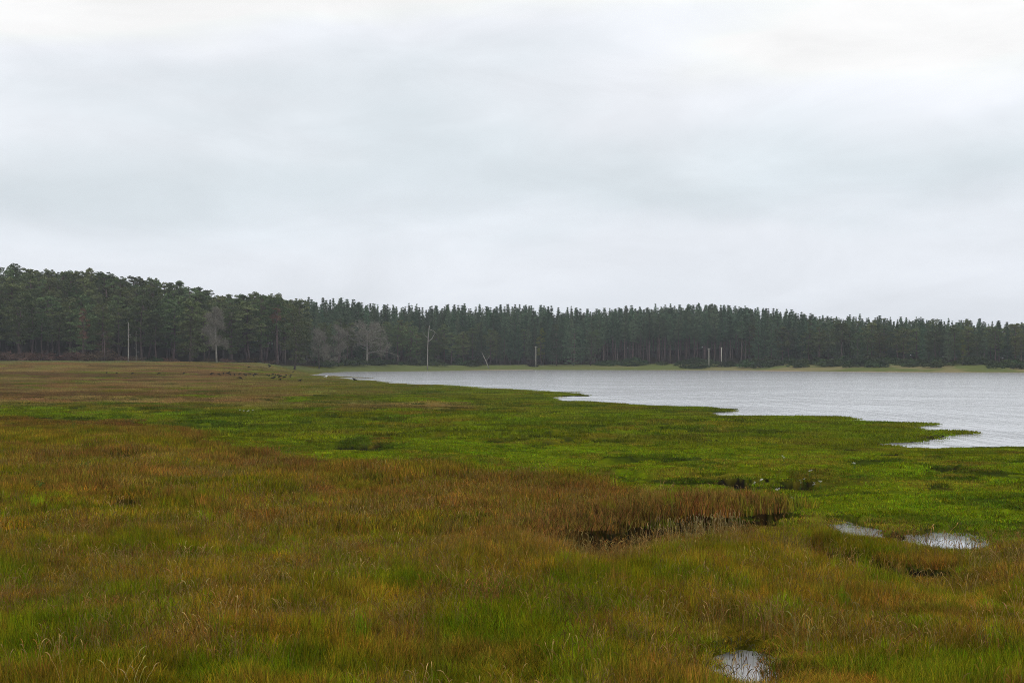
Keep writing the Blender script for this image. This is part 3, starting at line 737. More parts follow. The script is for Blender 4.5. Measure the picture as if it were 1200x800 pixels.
def bare_tree(g, h=12.0, spread=4.0, thick=0.2, levels=3, top=0.9, fine=True, crown0=0.25, nmain=16, spray=2):
    tr, tw = MB(), MB(); tips = []
    p = curve_trunk(g, h * top, 0.35, 7); t = np.linspace(0, 1, 7)
    tr.tube(p, thick * (1 - 0.8 * t) + 0.015, 7)
    def grow(mb, base, d, L_, r_, lev):
        d = d / np.linalg.norm(d); e = g.normal(size=3) * 0.22
        pts = np.array([base, base + d * L_ * 0.5 + e * L_ * 0.25, base + (d + e * 0.8) * L_])
        mb.tube(pts, np.array((r_, r_ * 0.7, r_ * 0.35)), 4, g.random(), False)
        if lev <= 1: tips.append(pts[1]); tips.append(pts[2])
        if lev > 0:
            for _ in range(4 if lev > 1 else 5):
                s_ = g.uniform(0.35, 1.0); b = pts[0] * (1 - s_) + pts[2] * s_
                nd = d + g.normal(size=3) * 0.65 + (0, 0, 0.15)
                grow(tw if lev <= 2 and fine else mb, b, nd, L_ * g.uniform(0.4, 0.65), max(r_ * 0.5, 0.012), lev - 1)
    for k in range(nmain):
        f = crown0 + (top - crown0) * (k + g.random()) / nmain; a = g.random() * 6.283
        b = np.array([np.interp(f, t * top, p[:, i_]) for i_ in range(3)])
        q = (f - crown0) / (1 - crown0)
        grow(tr, b, np.array((math.cos(a), math.sin(a), 0.25 + q * 0.9)), spread * (1 - 0.62 * q) * g.uniform(0.6, 1), thick * 0.32 * (1 - 0.5 * q), levels)
    if fine:
        tp = np.repeat(np.array(tips), spray, 0); tw.leaves(tp + g.normal(0, 0.28, tp.shape), 0.16, g, g.random(len(tp)), 0.3, 0.35)
    return tr, tw

gP = np.random.default_rng(21)
PINES = [scots_pine(gP, 16, c0, rc, pd) for c0, rc, pd in ((0.30, 3.4, 44), (0.38, 3.9, 48), (0.22, 3.1, 46), (0.42, 3.6, 40), (0.15, 3.7, 58), (0.34, 2.9, 38))]
SLIMS = [slim_pine(gP, 18, c0, rc) for c0, rc in ((0.46, 1.7), (0.54, 1.9), (0.40, 1.6), (0.58, 2.1), (0.08, 2.5), (0.5, 1.5), (0.14, 2.1), (0.10, 2.8))]
LOWS = [10, 12, 13]; HIGHS = [6, 7, 8, 9, 11]
me_tr = [a.mesh('trunk', M_bark, True) for a, b in PINES + SLIMS]
me_cr = [b.mesh('crown', M_pine if k < 6 else M_plant) for k, (a, b) in enumerate(PINES + SLIMS)]
NP_ = len(PINES)

ridge_x = np.array([-150, 0, 60, 130, 200, 235, 262, 280, 300, 330, 380, 430, 480, 560, 640, 700, 760, 830, 865, 900, 950, 1000, 1050, 1100, 1150, 1200, 1400])
ridge_y = np.array([303, 310, 313, 318, 330, 333, 343, 346, 344, 346, 349, 353, 357, 357, 359, 362, 358, 356, 357, 362, 366, 370, 372, 374, 376, 379, 388.])
front_y = np.interp(ridge_x, [-150, 0, 130, 260, 330, 360, 450, 640, 700, 850, 1000, 1200, 1400], [355, 360, 362, 358, 352, 374, 378, 378, 372, 370, 380, 386, 392])
spots = []
for row in range(14):
    u = -0.46
    while u < 0.46:
        px = 600 + FPX * u
        E, YE, HI, S = [float(q) for q in edge_at(np.array([u]))]
        broad = (px < 352) or (row < 3 and 352 <= px < 560 and rng.random() < 0.8) or (rng.random() < 0.15 and not 705 < px < 875) or (row < 2 and px > 880 and rng.random() < 0.5)
        if 705 < px < 875 and row < 4: broad = False
        sp = (5.6 if px < 352 else 4.9) if broad else (3.3 if row < 6 else 2.7)
        depth = E + 2 + row * (8.0 if px < 352 else 7.5) + rng.uniform(-2.8, 2.8)
        uu = u + rng.uniform(-0.3, 0.3) * sp / depth
        pxx = 600 + FPX * uu
        fr = min(1.0, row / 8.0) ** 0.85
        ty = np.interp(pxx, ridge_x, front_y) * (1 - fr) + np.interp(pxx, ridge_x, ridge_y) * fr
        if px > 352 and not broad and row < 3: ty -= 4
        ty += rng.normal(0, 3.0 if row > 5 else 6.0) + 2.2
        if row > 8: ty += (row - 8) * 1.5
        x_, y_ = uu * depth, depth
        g0 = hz(x_, y_)
        ty = max(ty, np.interp(pxx, ridge_x, ridge_y) - (4.5 if rng.random() < 0.1 else 2.0))
        H_ = CAMH + (HY - ty) * depth / FPX - g0
        H_ = float(np.clip(H_, 8.0, 23.0))
        if broad and px > 352: H_ = min(H_, rng.uniform(11, 16))
        low = (row >= (6 if 705 < px < 875 else 3) and not (px < 352 and row < 5)) or (not broad and px > 880 and rng.random() < 0.85) or (not broad and px < 700 and rng.random() < 0.8)
        spots.append((row, pxx, x_, y_, g0, H_, broad, low))
        u += sp / depth * rng.uniform(0.8, 1.2)
for depth_ in (42, 60, 78, 96, 112):       # low young pines closing the wood under the crowns
    u = -0.44 if depth_ > 50 else (250 - 600) / FPX
    while u < (0.44 if depth_ > 50 else (420 - 600) / FPX):
        E = float(edge_at(np.array([u]))[0][0]); d_ = E + depth_ + rng.uniform(-6, 6); x_ = u * d_
        spots.append((20, 600 + FPX * u, x_, d_, hz(x_, d_), rng.uniform(8, 11), False, True)); u += 3.6 / d_ * rng.uniform(0.7, 1.2)
visible = [s for s in spots if -60 < s[1] < 1260]
visible.sort(key=lambda s: (s[0] if s[1] < 352 else s[0] + 0.5))
rest = [s for s in spots if not (-60 < s[1] < 1260)] + visible[262:]
single = visible[:262]
def tree(kind, base, lab, cat, group=None, rotz=0, sc=(1, 1, 1), parts=()):
    e = bpy.data.objects.new(kind, None); COL.objects.link(e); e.location = base; e.rotation_euler = (0, 0, rotz); e.scale = sc
    e.empty_display_size = 0.5
    tag(e, lab, cat, group)
    for nm, me in parts: link(nm, me, e)
    return e
def zone(px):
    for lim, txt in ((60, 'above brown scrub'), (145, 'left of white dead trunk'), (245, 'right of white dead trunk'),
                     (350, 'right of grey sparse pine'), (480, 'beside wide bare tree'), (615, 'right of hooked snag'),
                     (760, 'behind open green bank'), (860, 'behind paired poles'), (1010, 'right of paired poles'), (1300, 'above sandy shore')):
        if px < lim: return txt
U1 = ('', 'first', 'second', 'third', 'fourth', 'fifth', 'sixth', 'seventh', 'eighth', 'ninth', 'tenth', 'eleventh', 'twelfth', 'thirteenth', 'fourteenth', 'fifteenth', 'sixteenth', 'seventeenth', 'eighteenth', 'nineteenth')
def nth(n):
    if n < 20: return U1[n]
    t_ = ('', '', 'twenty', 'thirty', 'forty', 'fifty')[n // 10]
    return t_[:-1] + 'ieth' if n % 10 == 0 else t_ + '-' + U1[n % 10]
def ordinals(xs, n_end='from the left'):
    order = sorted(range(len(xs)), key=lambda q: xs[q]); r = [''] * len(xs)
    for k_, q in enumerate(order): r[q] = 'leftmost' if k_ == 0 else 'rightmost' if k_ == len(xs) - 1 else nth(k_ + 1) + ' ' + n_end
    return r
def describe(items):
    names = {}; groups = {}
    for q, s in enumerate(items): groups.setdefault((s[6], min(s[0], 3), zone(s[1])), []).append(q)
    rows_ = ('front row', 'second row', 'third row', 'rear rows')
    for (b_, r_, z_), qs in groups.items():
        kind = 'rounded pine' if b_ else 'slim pine'; rw = rows_[r_] + ' ' + z_
        byh = sorted(qs, key=lambda q: -items[q][5]); od = ordinals([items[q][1] for q in qs])
        for q, w_ in zip(qs, od):
            names[q] = (w_ + ' ' + kind + ' in the ' + rw) if w_ in ('leftmost', 'rightmost') else kind + ', ' + w_ + ' in the ' + rw
        if len(qs) > 3:
            names[byh[0]] = 'tallest ' + kind + ' in the ' + rw; names[byh[-1]] = 'shortest ' + kind + ' in the ' + rw
    return names
NAMES = describe(single)
for q_, s in enumerate(single):
    row, px, x_, y_, g0, H_, broad, low = s
    if broad:
        k = int(rng.integers(0, NP_)); f = H_ / 16.0; wd_ = np.clip(f, 0.85, 1.15) * (rng.uniform(1.1, 1.55) if px < 352 else rng.uniform(0.9, 1.4))
    else:
        k = int(rng.choice(LOWS if low else HIGHS)); f = H_ / 18.0; wd_ = np.clip(f, 0.8, 1.15) * rng.uniform(0.85, 1.5)
    nm = 'scots_pine' if broad else 'slim_pine'
    what = NAMES[q_]
    tree(nm, (x_, y_, g0 - 0.1), what, 'pine tree', 'pines of the wood along the far bank', rng.random() * 6.283, (wd_, wd_, f), (('trunk', me_tr[k]), ('crown', me_cr[k])))
P = np.array([(s[2], s[3], s[4] - 0.1) for s in rest]); br = np.array([s[6] for s in rest])
lw = np.array([s[7] for s in rest])
idx = np.where(br, np.where(lw, rng.choice([2, 4], len(rest)), rng.integers(0, NP_, len(rest))), np.where(lw, rng.choice(LOWS, len(rest)), rng.choice(HIGHS, len(rest))))
ff = np.array([s[5] for s in rest]) / np.where(br, 16.0, 18.0)
ww_ = np.clip(ff, 0.78, 1.15) * rng.uniform(0.85, 1.45, len(rest))
var = []
for k, (a, b) in enumerate(PINES + SLIMS):
    mb = MB(); V1, Q1, T1, c1 = a.arrays(); V2, Q2, T2, c2 = b.arrays()
    var.append((a, b))
class Two:   # trunk and crown of one tree kept apart by material
    pass
def scatter_trees(name):
    vs = []
    for k, (a, b) in enumerate(PINES + SLIMS): vs += [(a, 0), (b, 1 if k < NP_ else 2)]
    n2 = np.repeat(np.arange(len(rest)), 2)
    rz = rng.random(len(rest)) * 6.283
    return scatter(name, vs, [M_bark, M_pine, M_plant], P[n2], rz[n2], np.column_stack([ww_, ww_, ff])[n2], np.stack([idx * 2, idx * 2 + 1], 1).ravel())
tag(scatter_trees('pine_wood'), 'dense mass of dark pines behind the front rows of the wood', 'wood', kind='stuff')

# ---- trees that stand out
def special(nm, px, d, y_top, lab, cat, tr_mb, tr_mat, cr_mb=None, cr_mat=None, H0=16.0, wmul=1.0, rotz=0.0, part='crown'):
    x_ = (px - 600) * d / FPX; g0 = hz(x_, d); H_ = CAMH + (HY - y_top) * d / FPX - g0; f = H_ / H0
    parts = [('trunk', tr_mb.mesh('trunk', tr_mat, True))]
    if cr_mb is not None: parts.append((part, cr_mb.mesh(part, cr_mat)))
    return tree(nm, (x_, d, g0 - 0.1), lab, cat, None, rotz, (f * wmul, f * wmul, f), parts)
gD = np.random.default_rng(77)
a, b = bare_tree(gD, 12, 1.1, 0.17, 1, 1.0, False, 0.55, 7)
special('dead_tree', 150.5, 393, 378, 'straight white dead trunk at the edge of the left wood', 'dead tree', a, M_dead, H0=12, wmul=1.15)
a, b = bare_tree(gD, 12, 1.4, 0.10, 1, 1.0, False, 0.3, 9)
special('dead_tree', 159.5, 394, 387, 'thin greyish dead trunk just right of the white one', 'dead tree', a, M_dead, H0=12)
a, b = bare_tree(gD, 12, 2.9, 0.22, 3, 0.97, True, 0.28, 24, 5)
special('sparse_pine', 254, 402, 364, 'grey half dead pine with a pale lower trunk and sparse crown', 'pine tree', a, M_dead, b, M_grey, H0=12, wmul=1.0, part='twigs')
a, b = bare_tree(gD, 11, 4.2, 0.26, 3, 0.7, True, 0.2, 20)
special('bare_tree', 430, 496, 370, 'wide bare grey tree with pale forked limbs by the lagoon tip', 'bare tree', a, M_dead, b, M_grey, H0=11, wmul=1.1, part='twigs')
a, b = bare_tree(gD, 11, 3.2, 0.16, 3, 0.85, True, 0.15, 22)
special('bare_tree', 374, 462, 383, 'grey leafless tree at the inner corner of the wood', 'bare tree', a, M_bark, b, M_grey, H0=11, part='twigs')
a, b = bare_tree(gD, 11, 2.8, 0.14, 3, 0.85, True, 0.15, 20)
special('bare_tree', 397, 480, 379, 'smaller leafless grey tree left of the wide bare one', 'bare tree', a, M_bark, b, M_grey, H0=11, part='twigs')
a = MB(); zz = np.linspace(0, 1, 8)
a.tube(np.column_stack([0.5 * zz ** 3, 0 * zz, 12 * zz]), 0.16 * (1 - 0.6 * zz), 7)
a.tube(np.array([(0.15, 0, 7.6), (1.2, 0.1, 8.5), (2.0, 0.2, 10.0), (1.6, 0.2, 10.8)]), np.array((0.11, 0.08, 0.06, 0.02)), 5)
a.tube(np.array([(0.2, 0, 8.6), (-0.9, 0.1, 9.4), (-1.0, 0, 10.3)]), np.array((0.08, 0.05, 0.02)), 5)
a.tube(np.array([(0.4, 0, 11.0), (1.5, 0, 10.6), (2.8, 0.2, 9.4)]), np.array((0.07, 0.05, 0.02)), 5)
special('dead_tree', 501, 503, 381, 'tall pale dead snag with a hooked branch at the foot of the wood', 'dead tree', a, M_dead, H0=12)
a = MB(); a.tube(np.array([(0, 0, 0), (-0.8, 0, 2.0), (-2.0, 0, 4.6)]), np.array((0.16, 0.12, 0.05)), 6); a.tube(np.array([(-0.8, 0, 2.0), (0.2, 0, 3.6)]), np.array((0.08, 0.03)), 5)
special('dead_tree', 573, 535, 412, 'short pale leaning trunk left of the dark root mound', 'dead tree', a, M_dead, H0=4.6)
a, b = scots_pine(gD, 16, 0.45, 2.0, 18, 50)
special('rusty_pine', 97, 398, 362, 'pine with rusty brown crown in the left wood', 'pine tree', a, M_bark, b, M_rust, wmul=0.9)
a, b = scots_pine(gD, 16, 0.1, 3.0, 30, 40)
special('rusty_pine', 122, 399, 386, 'small brownish dying pine left of the white dead trunk', 'pine tree', a, M_bark, b, M_brn, wmul=1.5)
a, b = scots_pine(gD, 16, 0.72, 1.8, 10, 40)
special('rusty_pine', 324, 428, 359, 'pine with a reddish brown dead top at the corner of the wood', 'pine tree', a, M_bark, b, M_rust, wmul=0.8)
a, b = scots_pine(gD, 16, 0.2, 2.6, 30, 50)
special('birch', 635, 560, 384, 'lighter yellow green tree above the dark root mound', 'broadleaf tree', a, M_bark, b, M_yell, wmul=0.8)
a, b = scots_pine(gD, 16, 0.25, 1.5, 24, 45)
special('birch', 1128, 478, 397, 'slim yellowing tree in front of the wood at the right', 'broadleaf tree', a, M_bark, b, M_yell, wmul=1.0)
a, b = scots_pine(gD, 16, 0.12, 3.8, 50, 60)
special('scots_pine', 345, 424, 364, 'rounded olive green pine jutting out at the corner of the left wood', 'pine tree', a, M_bark, b, M_pine, wmul=1.15)
a, b = scots_pine(gD, 16, 0.06, 4.4, 60, 60)
special('scots_pine', 222, 399, 374, 'domed pine with branches down to the ground left of the grey sparse pine', 'pine tree', a, M_bark, b, M_pine, wmul=1.15)
for px_, yt in ((652, 388), (672, 382), (692, 391)):
    a, b = scots_pine(gD, 16, 0.04, 4.2, 56, 60)
    special('scots_pine', px_, 556, yt, {652: 'leftmost', 672: 'middle', 692: 'rightmost'}[px_] + ' of three bushy pines clothed to the ground beside the single pole', 'pine tree', a, M_bark, b, M_plant, wmul=1.15)

# ------------------------------------------------------------------ scrub at the foot of the wood
def bush(g, h=2.0, Rr=2.0, twiggy=False):
    mb = MB()
    for k in range(14 if not twiggy else 30):
        a = g.random() * 6.283; e = np.array((math.cos(a) * Rr * g.uniform(0.2, 0.95), math.sin(a) * Rr * g.uniform(0.2, 0.95), h * g.uniform(0.4, 1.0)))
        mb.tube(np.array([(0.2 * math.cos(a), 0.2 * math.sin(a), -0.1), e * (0.55, 0.55, 0.6), e]), np.array((0.05, 0.03, 0.01)) * (1.3 if twiggy else 1), 4, g.random(), False)
    nb = 16
    for k in range(nb):
        a = g.random() * 6.283; r_ = Rr * math.sqrt(g.random()); hh = h * (1 - 0.55 * (r_ / Rr) ** 2) * g.uniform(0.45, 1.0)
        n = 16 if twiggy else 46
        v = g.normal(size=(n, 3)); v /= np.linalg.norm(v, axis=1)[:, None]; v *= g.uniform(0.4, 1, (n, 1))
        mb.leaves(np.array((r_ * math.cos(a), r_ * math.sin(a), max(0.3, hh - 0.3))) + v * (0.65, 0.65, 0.42), 0.20, g, np.clip(0.5 + 0.25 * g.normal() + 0.1 * g.normal(size=n), 0, 1), 0.3, 0.6)
    return mb
bush_g = [bush(gD, 2.0, r_).mesh('bush', M_scrubg) for r_ in (1.8, 2.3, 2.0)]
bush_b = [bush(gD, 2.0, r_, True).mesh('scrub', M_scrubb) for r_ in (1.8, 2.2, 2.0)]
BUSHES = []
def put_bush(px, off, hh, brown, lab, grp, wide=1.0): BUSHES.append((px, off, hh, brown, lab, grp, wide))
for k in range(46):
    px = rng.uniform(-20, 140) if k < 34 else rng.uniform(140, 345)
    put_bush(px, rng.uniform(-9, 1), rng.uniform(1.8, 3.4) if px < 140 else rng.uniform(1.0, 2.0), True,
             'brown leafless scrub at the wood edge ' + ('left' if px < 146 else 'right') + ' of the white trunk', 'brown scrub at the foot of the left wood', 1.5)
put_bush(178, -7, 1.8, False, 'small green bush at the wood edge right of the white trunk', 'green bushes under the left wood')
put_bush(185, -7, 1.5, False, 'small green bush at the wood edge right of the white trunk', 'green bushes under the left wood')
for k in range(120):
    r_ = rng.random()
    if r_ < 0.12: px, off = rng.uniform(360, 560), rng.uniform(-8, 0)
    elif r_ < 0.27: px, off = rng.uniform(700, 755), rng.uniform(-16, -5)
    else: px, off = rng.uniform(775, 1225), rng.uniform(-28, -4)
    lab = ('low green bush behind the lagoon tip' if px < 600 else 'low green bush of the clump left of the paired poles' if px < 765
           else 'dark green bush around the paired poles' if px < 880 else 'dark green bush on the pale grassy bank' if px < 1010 else 'dark green bush above the sandy shore')
    put_bush(px, off, rng.uniform(1.6, 3.4), False, lab, 'green bushes along the far bank', 1.4)
for lab in sorted(set(b[4] for b in BUSHES)):
    same = [b for b in BUSHES if b[4] == lab]
    for (px, off, hh, brown, _, grp, wide), w_ in zip(same, ordinals([b[0] for b in same])):
        u = (px - 600) / FPX; E = float(edge_at(np.array([u]))[0][0]); d = E + off; x_ = u * d
        o = link('brown_scrub' if brown else 'green_bush', (bush_b if brown else bush_g)[int(rng.integers(0, 3))], None, (x_, d, hz(x_, d) - 0.1))
        o.rotation_euler = (0, 0, rng.random() * 6.283); o.scale = (hh / 2 * wide, hh / 2 * wide, hh / 2)
        tag(o, lab + ', ' + w_, 'bush', grp)
# dark mound of upturned roots on the shore
mb = MB()
for k in range(60):
    a_ = gD.random() * 6.283; e = np.array((math.cos(a_) * gD.uniform(0.5, 2.8), math.sin(a_) * gD.uniform(0.3, 1.6), gD.uniform(0.4, 3.0)))
    mb.tube(np.array([(e[0] * 0.25, e[1] * 0.2, -0.2), e * (0.7, 0.7, 0.8), e]), np.array((0.4, 0.28, 0.07)), 6, gD.random())
mb.leaves(gD.normal(size=(240, 3)) * (1.3, 0.7, 0.5) + (0, 0, 0.9), 0.3, gD, 0.4, 0.3, 0.7)
x_, d_, z_ = ground_hit(624, 429.5)
d_ = max(d_, 536); x_ = (624 - 600) * d_ / FPX
tag(link('root_mound', mb.mesh('root_mound', M_rock), None, (x_, d_, hz(x_, d_) - 0.1)), 'dark mound of upturned tree roots on the far shore', 'root mound')

# ------------------------------------------------------------------ poles and wires
def pole(px, d, y_top, lab, arm=True):
    x_ = (px - 600) * d / FPX; g0 = hz(x_, d); H_ = CAMH + (HY - y_top) * d / FPX - g0
    e = bpy.data.objects.new('utility_pole', None); COL.objects.link(e); e.location = (x_, d, g0 - 0.3); tag(e, lab, 'pole', 'wooden poles of the power line')
    m = MB(); m.tube(np.array([(0, 0, 0), (0, 0, (H_ + 0.3) * 0.5), (0, 0, H_ + 0.3)]), np.array((0.17, 0.15, 0.12)), 10)
    link('post', m.mesh('post', M_pole, True), e)
    m = MB(); m.tube(np.array([(-0.6, 0.2, H_ - 0.05), (0.6, 0.2, H_ - 0.05)]), 0.04, 4); link('crossarm', m.mesh('crossarm', M_pole), e)
    for s_ in (-0.5, 0.5):
        m = MB(); m.tube(np.array([(s_, 0.2, H_ - 0.02), (s_, 0.2, H_ + 0.08), (s_, 0.2, H_ + 0.18)]), np.array((0.03, 0.07, 0.04)), 8)
        link('insulator', m.mesh('insulator', M_ceramic, True), e)
    return np.array((x_, d, g0 + H_))
pA = pole(628, 548, 405.5, 'single bare pole above the dark root mound')
pB = pole(830.8, 538, 408, 'left one of the pair of bare poles')
pC = pole(845.6, 546, 407, 'right and taller one of the pair of bare poles')
pD = np.array(((885 - 600) * 552 / FPX, 552, 4.2 + (HY - 407.5) * 552 / FPX))
def wire(a, b, lab, off):
    t = np.linspace(0, 1, 14); p = a[None] * (1 - t[:, None]) + b[None] * t[:, None]; p[:, 2] += off[1] - 1.0 * 4 * t * (1 - t) * (np.linalg.norm(b - a) / 80); p[:, 1] += 0.13; p[:, 0] += off[0]
    m = MB(); m.tube(p, 0.011, 4); tag(link('power_line_wire', m.mesh('power_line_wire', M_wire)), lab, 'wire', 'wires of the power line')
for s_, q in ((-0.5, 'left insulator'), (0.5, 'right insulator')):
    wire(pA, pB, 'wire from the single pole to the pair of poles, hung from the ' + q, (s_, 0.18))
    wire(pB, pC, 'short wire joining the pair of poles, hung from the ' + q, (s_, 0.18))

# ------------------------------------------------------------------ birds
def bird_mesh(name, m, flying=False, peck=False, s=1.0):
    mb = MB()
    if peck: pts = [(-0.30, 0, 0.22), (-0.18, 0, 0.22), (-0.05, 0, 0.21), (0.08, 0, 0.17), (0.15, 0, 0.12), (0.19, 0, 0.07), (0.215, 0, 0.035), (0.225, 0, 0.0)]
    else: pts = [(-0.32, 0, 0.13), (-0.20, 0, 0.17), (-0.06, 0, 0.21), (0.07, 0, 0.255), (0.13, 0, 0.30), (0.17, 0, 0.335), (0.215, 0, 0.33), (0.265, 0, 0.315)]
    mb.tube(np.array(pts), np.array((0.022, 0.045, 0.085, 0.075, 0.05, 0.046, 0.022, 0.004)), 10)
    z0 = pts[2][2]
    mb.add([(-0.20, -0.03, z0 - 0.02), (-0.20, 0.03, z0 - 0.02), (-0.43, 0.06, z0 - 0.06), (-0.43, -0.06, z0 - 0.06), (-0.20, -0.03, z0 - 0.035), (-0.20, 0.03, z0 - 0.035), (-0.43, 0.05, z0 - 0.07), (-0.43, -0.05, z0 - 0.07)],
           [(0, 1, 2, 3), (7, 6, 5, 4), (0, 3, 7, 4), (1, 5, 6, 2), (3, 2, 6, 7), (0, 4, 5, 1)])
    for s_ in (-1, 1):
        if flying:
            w_ = [(0.08, 0.05, 0.02), (0.14, 0.22, 0.14), (0.05, 0.46, 0.22), (-0.10, 0.44, 0.20), (-0.13, 0.20, 0.09), (-0.12, 0.05, 0.0)]
            V = [(x, s_ * y, z + z0) for x, y, z in w_] + [(x, s_ * y, z + z0 - 0.012) for x, y, z in w_]
            mb.add(V, [(0, 1, 4, 5), (1, 2, 3, 4), (11, 10, 7, 6), (10, 9, 8, 7)])
        else:
            mb.tube(np.array([(0.06, s_ * 0.07, z0 + 0.02), (-0.10, s_ * 0.082, z0 + 0.0), (-0.26, s_ * 0.05, z0 - 0.03), (-0.36, s_ * 0.02, z0 - 0.04)]), np.array((0.02, 0.045, 0.028, 0.006)), 6)
            mb.tube(np.array([(-0.01, s_ * 0.035, z0 - 0.04), (0.0, s_ * 0.04, 0.07), (-0.01, s_ * 0.04, 0.0), (0.05, s_ * 0.045, -0.005)]), np.array((0.022, 0.010, 0.008, 0.005)), 5)
    me = mb.mesh(name, m, True)
    for v in me.vertices: v.co *= s
    return me
BS = 1.35
stand = bird_mesh('crow', M_bird, s=BS); peck = bird_mesh('crow_pecking', M_bird, peck=True, s=BS); fly = bird_mesh('crow_flying', M_bird, True, s=BS * 1.25)
flock = [(268, 439.4), (269.8, 440.6), (262, 439), (257, 440.4), (275, 441), (281, 439.6), (286.7, 441), (293, 439.6), (297, 442), (299, 440.6), (281.7, 445.4),
         (313, 441), (315.5, 442.2), (321, 445.5), (320, 440.8), (323, 440.9), (326, 441), (328, 443.5), (335.5, 441.6), (341, 441.6), (340, 443.5), (344, 437),
         (328.7, 447), (352, 448.4), (248, 440), (288.5, 441.4), (333, 444)]
strays = [(125, 438.6), (137, 438.8), (155, 439.3), (186, 439.3), (215, 439.3), (291.6, 431.6)]
def put_bird(px, py, me, lab, grp, dz=0.12, sc=1.0):
    x_, y_, z_ = ground_hit(px, py)
    o = link('crow', me, None, (x_, y_, z_ + dz)); o.rotation_euler = (0, 0, rng.random() * 6.283); o.scale = (sc,) * 3
    tag(o, lab, 'bird', grp); return o
od = ordinals([p_[0] for p_ in flock])
for k, (px, py) in enumerate(flock):
    pk = rng.random() < 0.4
    put_bird(px, py, peck if pk else stand, 'black crow ' + ('feeding' if pk else 'standing') + ' in the flock by the lagoon tip, ' + od[k], 'flock of crows on the marsh', 0.12, 1.0 + 0.3 * (k in (0, 10, 13, 17, 9, 24)))
for (px, py), w_ in zip(strays[:5], ordinals([p_[0] for p_ in strays[:5]])):
    put_bird(px, py, peck, w_ + ' of five small crows feeding left of the flock', 'scattered crows on the marsh')
put_bird(*strays[5], peck, 'single crow feeding on the green strip behind the flock', None)
put_bird(415, 447.5, stand, 'lone black crow standing on the turf close to the lagoon tip', None, 0.12, 1.3)
x_, y_, z_ = ground_hit(317, 435)
o = link('crow', fly, None, ((316.7 - 600) * y_ / FPX, y_, CAMH - (429.3 - HY) * y_ / FPX - 0.3)); o.rotation_euler = (0.15, -0.2, 0.9)
tag(o, 'black crow flying with raised wings just above the flock', 'bird')
x_, y_, z_ = ground_hit(382.5, 443.2)
gl = link('gull', bird_mesh('gull', M_gull, s=1.5), None, (x_, y_, z_ + 0.1)); gl.rotation_euler = (0, 0, 0.3)
tag(gl, 'white gull on the spit of turf at the lagoon tip', 'bird')

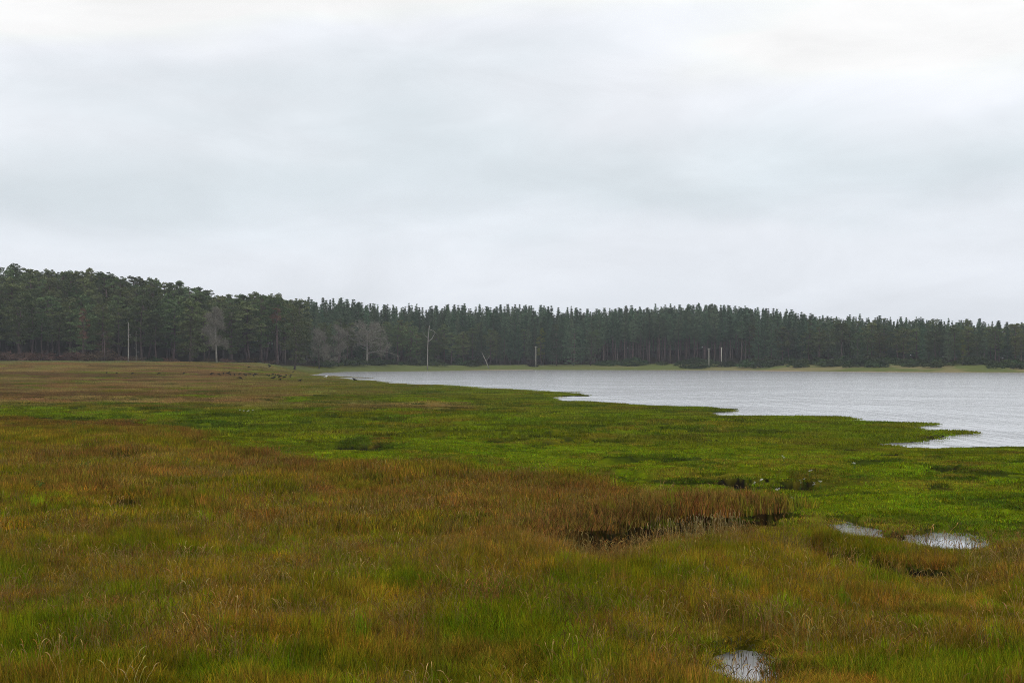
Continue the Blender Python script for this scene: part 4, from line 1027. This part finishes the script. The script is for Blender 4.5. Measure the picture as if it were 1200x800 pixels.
# ------------------------------------------------------------------ flowers and leafy plants in the marsh
def umbel(g, h):
    st_, fl = MB(), MB()
    for _ in range(int(g.integers(2, 4))):
        a_ = g.random() * 6.283; tip = np.array((math.cos(a_) * h * 0.22 * g.random(), math.sin(a_) * h * 0.3 * g.random(), h * g.uniform(0.75, 1)))
        st_.tube(np.array([(0, 0, 0), tip * (0.4, 0.4, 0.5), tip]), np.array((0.006, 0.005, 0.003)), 4, 0.5, False)
        v = g.normal(size=(22, 3)) * (0.020, 0.020, 0.010)
        fl.leaves(tip + v, 0.016, g, g.random(22), 0.8, 0.9)
    st_.leaves(g.normal(size=(20, 3)) * (0.025, 0.025, 0.05) + (0, 0, h * 0.3), 0.05, g, 0.5, 0.4, 0.4)
    return st_, fl
ORD4 = ('leftmost', 'second', 'third', 'fourth', 'rightmost')
for k, (px, py) in enumerate([(938, 571), (943, 572), (949, 570), (953, 573), (961, 572), (885, 572), (893, 573), (912, 580), (927, 589), (918, 541), (1001, 547), (281, 483), (286, 482.6), (291, 483), (296, 482.4)]):
    x_, y_, z_ = ground_hit(px, py + 3)
    a, b = umbel(gD, 0.30 if py < 560 or px < 930 else 0.42)
    e = bpy.data.objects.new('white_flower', None); COL.objects.link(e); e.location = (x_, y_, z_ - 0.02)
    if py < 500: e.scale = (1.6, 1.6, 1.2)
    elif k < 5: e.scale = (0.75, 0.75, 0.8)
    lab = (ORD4[k] + ' of five white flowers by the small dark hollow in the green turf' if k < 5 else ORD4[k - 11] + ' of four white flowers in the turf below the crows' if py < 500
           else {5: 'left of two pale flowers at the pale patch of turf', 6: 'right of two pale flowers at the pale patch of turf', 7: 'lone white flower just past the brown grass edge', 8: 'lowest lone white flower at the brown grass edge',
                 9: 'single white flower on the green turf nearer the lagoon', 10: 'single white flower on the green turf below the water notch'}[k])
    tag(e, lab, 'flower', 'white flowers on the marsh')
    link('stem', a.mesh('stem', M_leafg), e); link('flower_head', b.mesh('flower_head', M_flower), e)
for k, (px, py, h, lab) in enumerate([(86, 506, 0.9, 'leafy green plant standing up in the brown grass, farthest of the three at the left'), (99, 556, 0.65, 'leafy green plant rising from the olive grass at the left'),
                                      (216, 552, 0.7, 'upright fresh green plant at the edge of the russet grass'), (45, 576, 0.4, 'low fresh green plant near the left edge of the picture')]):
    x_, y_, z_ = ground_hit(px, py + 2); m = MB()
    for _ in range(3):
        a_ = gD.random() * 6.283; tip = np.array((math.cos(a_) * 0.15, math.sin(a_) * 0.15, h * gD.uniform(0.75, 1)))
        m.tube(np.array([(0, 0, 0), tip * (0.4, 0.4, 0.5), tip]), np.array((0.008, 0.006, 0.004)), 4, 0.4, False)
        s_ = gD.random(22)[:, None]; m.leaves(tip * s_ + gD.normal(size=(22, 3)) * 0.04, 0.06, gD, gD.random(22), 0.4, 0.45)
    tag(link('leafy_plant', m.mesh('leafy_plant', M_leafg), None, (x_, y_, z_)), lab, 'plant')

# ------------------------------------------------------------------ haze
hx = 1700
hv_ = np.array([(x, y, z) for z in (-2.5, 62.0) for x, y in ((-hx, -hx), (hx, -hx), (hx, hx), (-hx, hx))])
hme = mesh_np('haze', hv_, [np.array([(3, 2, 1, 0), (4, 5, 6, 7), (0, 1, 5, 4), (1, 2, 6, 5), (2, 3, 7, 6), (3, 0, 4, 7)])], [])
hm = bpy.data.materials.new('haze'); hm.use_nodes = True; ht = hm.node_tree; ht.nodes.clear()
ho = ht.nodes.new('ShaderNodeOutputMaterial'); hp = ht.nodes.new('ShaderNodeVolumePrincipled')
hp.inputs['Color'].default_value = (0.86, 0.92, 1.0, 1); hp.inputs['Density'].default_value = 0.00018; hp.inputs['Anisotropy'].default_value = 0.0
ht.links.new(hp.outputs[0], ho.inputs['Volume']); hme.materials.append(hm)
haze = link('haze', hme); haze.display_type = 'WIRE'; tag(haze, 'thin grey blue haze over the marsh and the wood', kind='stuff')
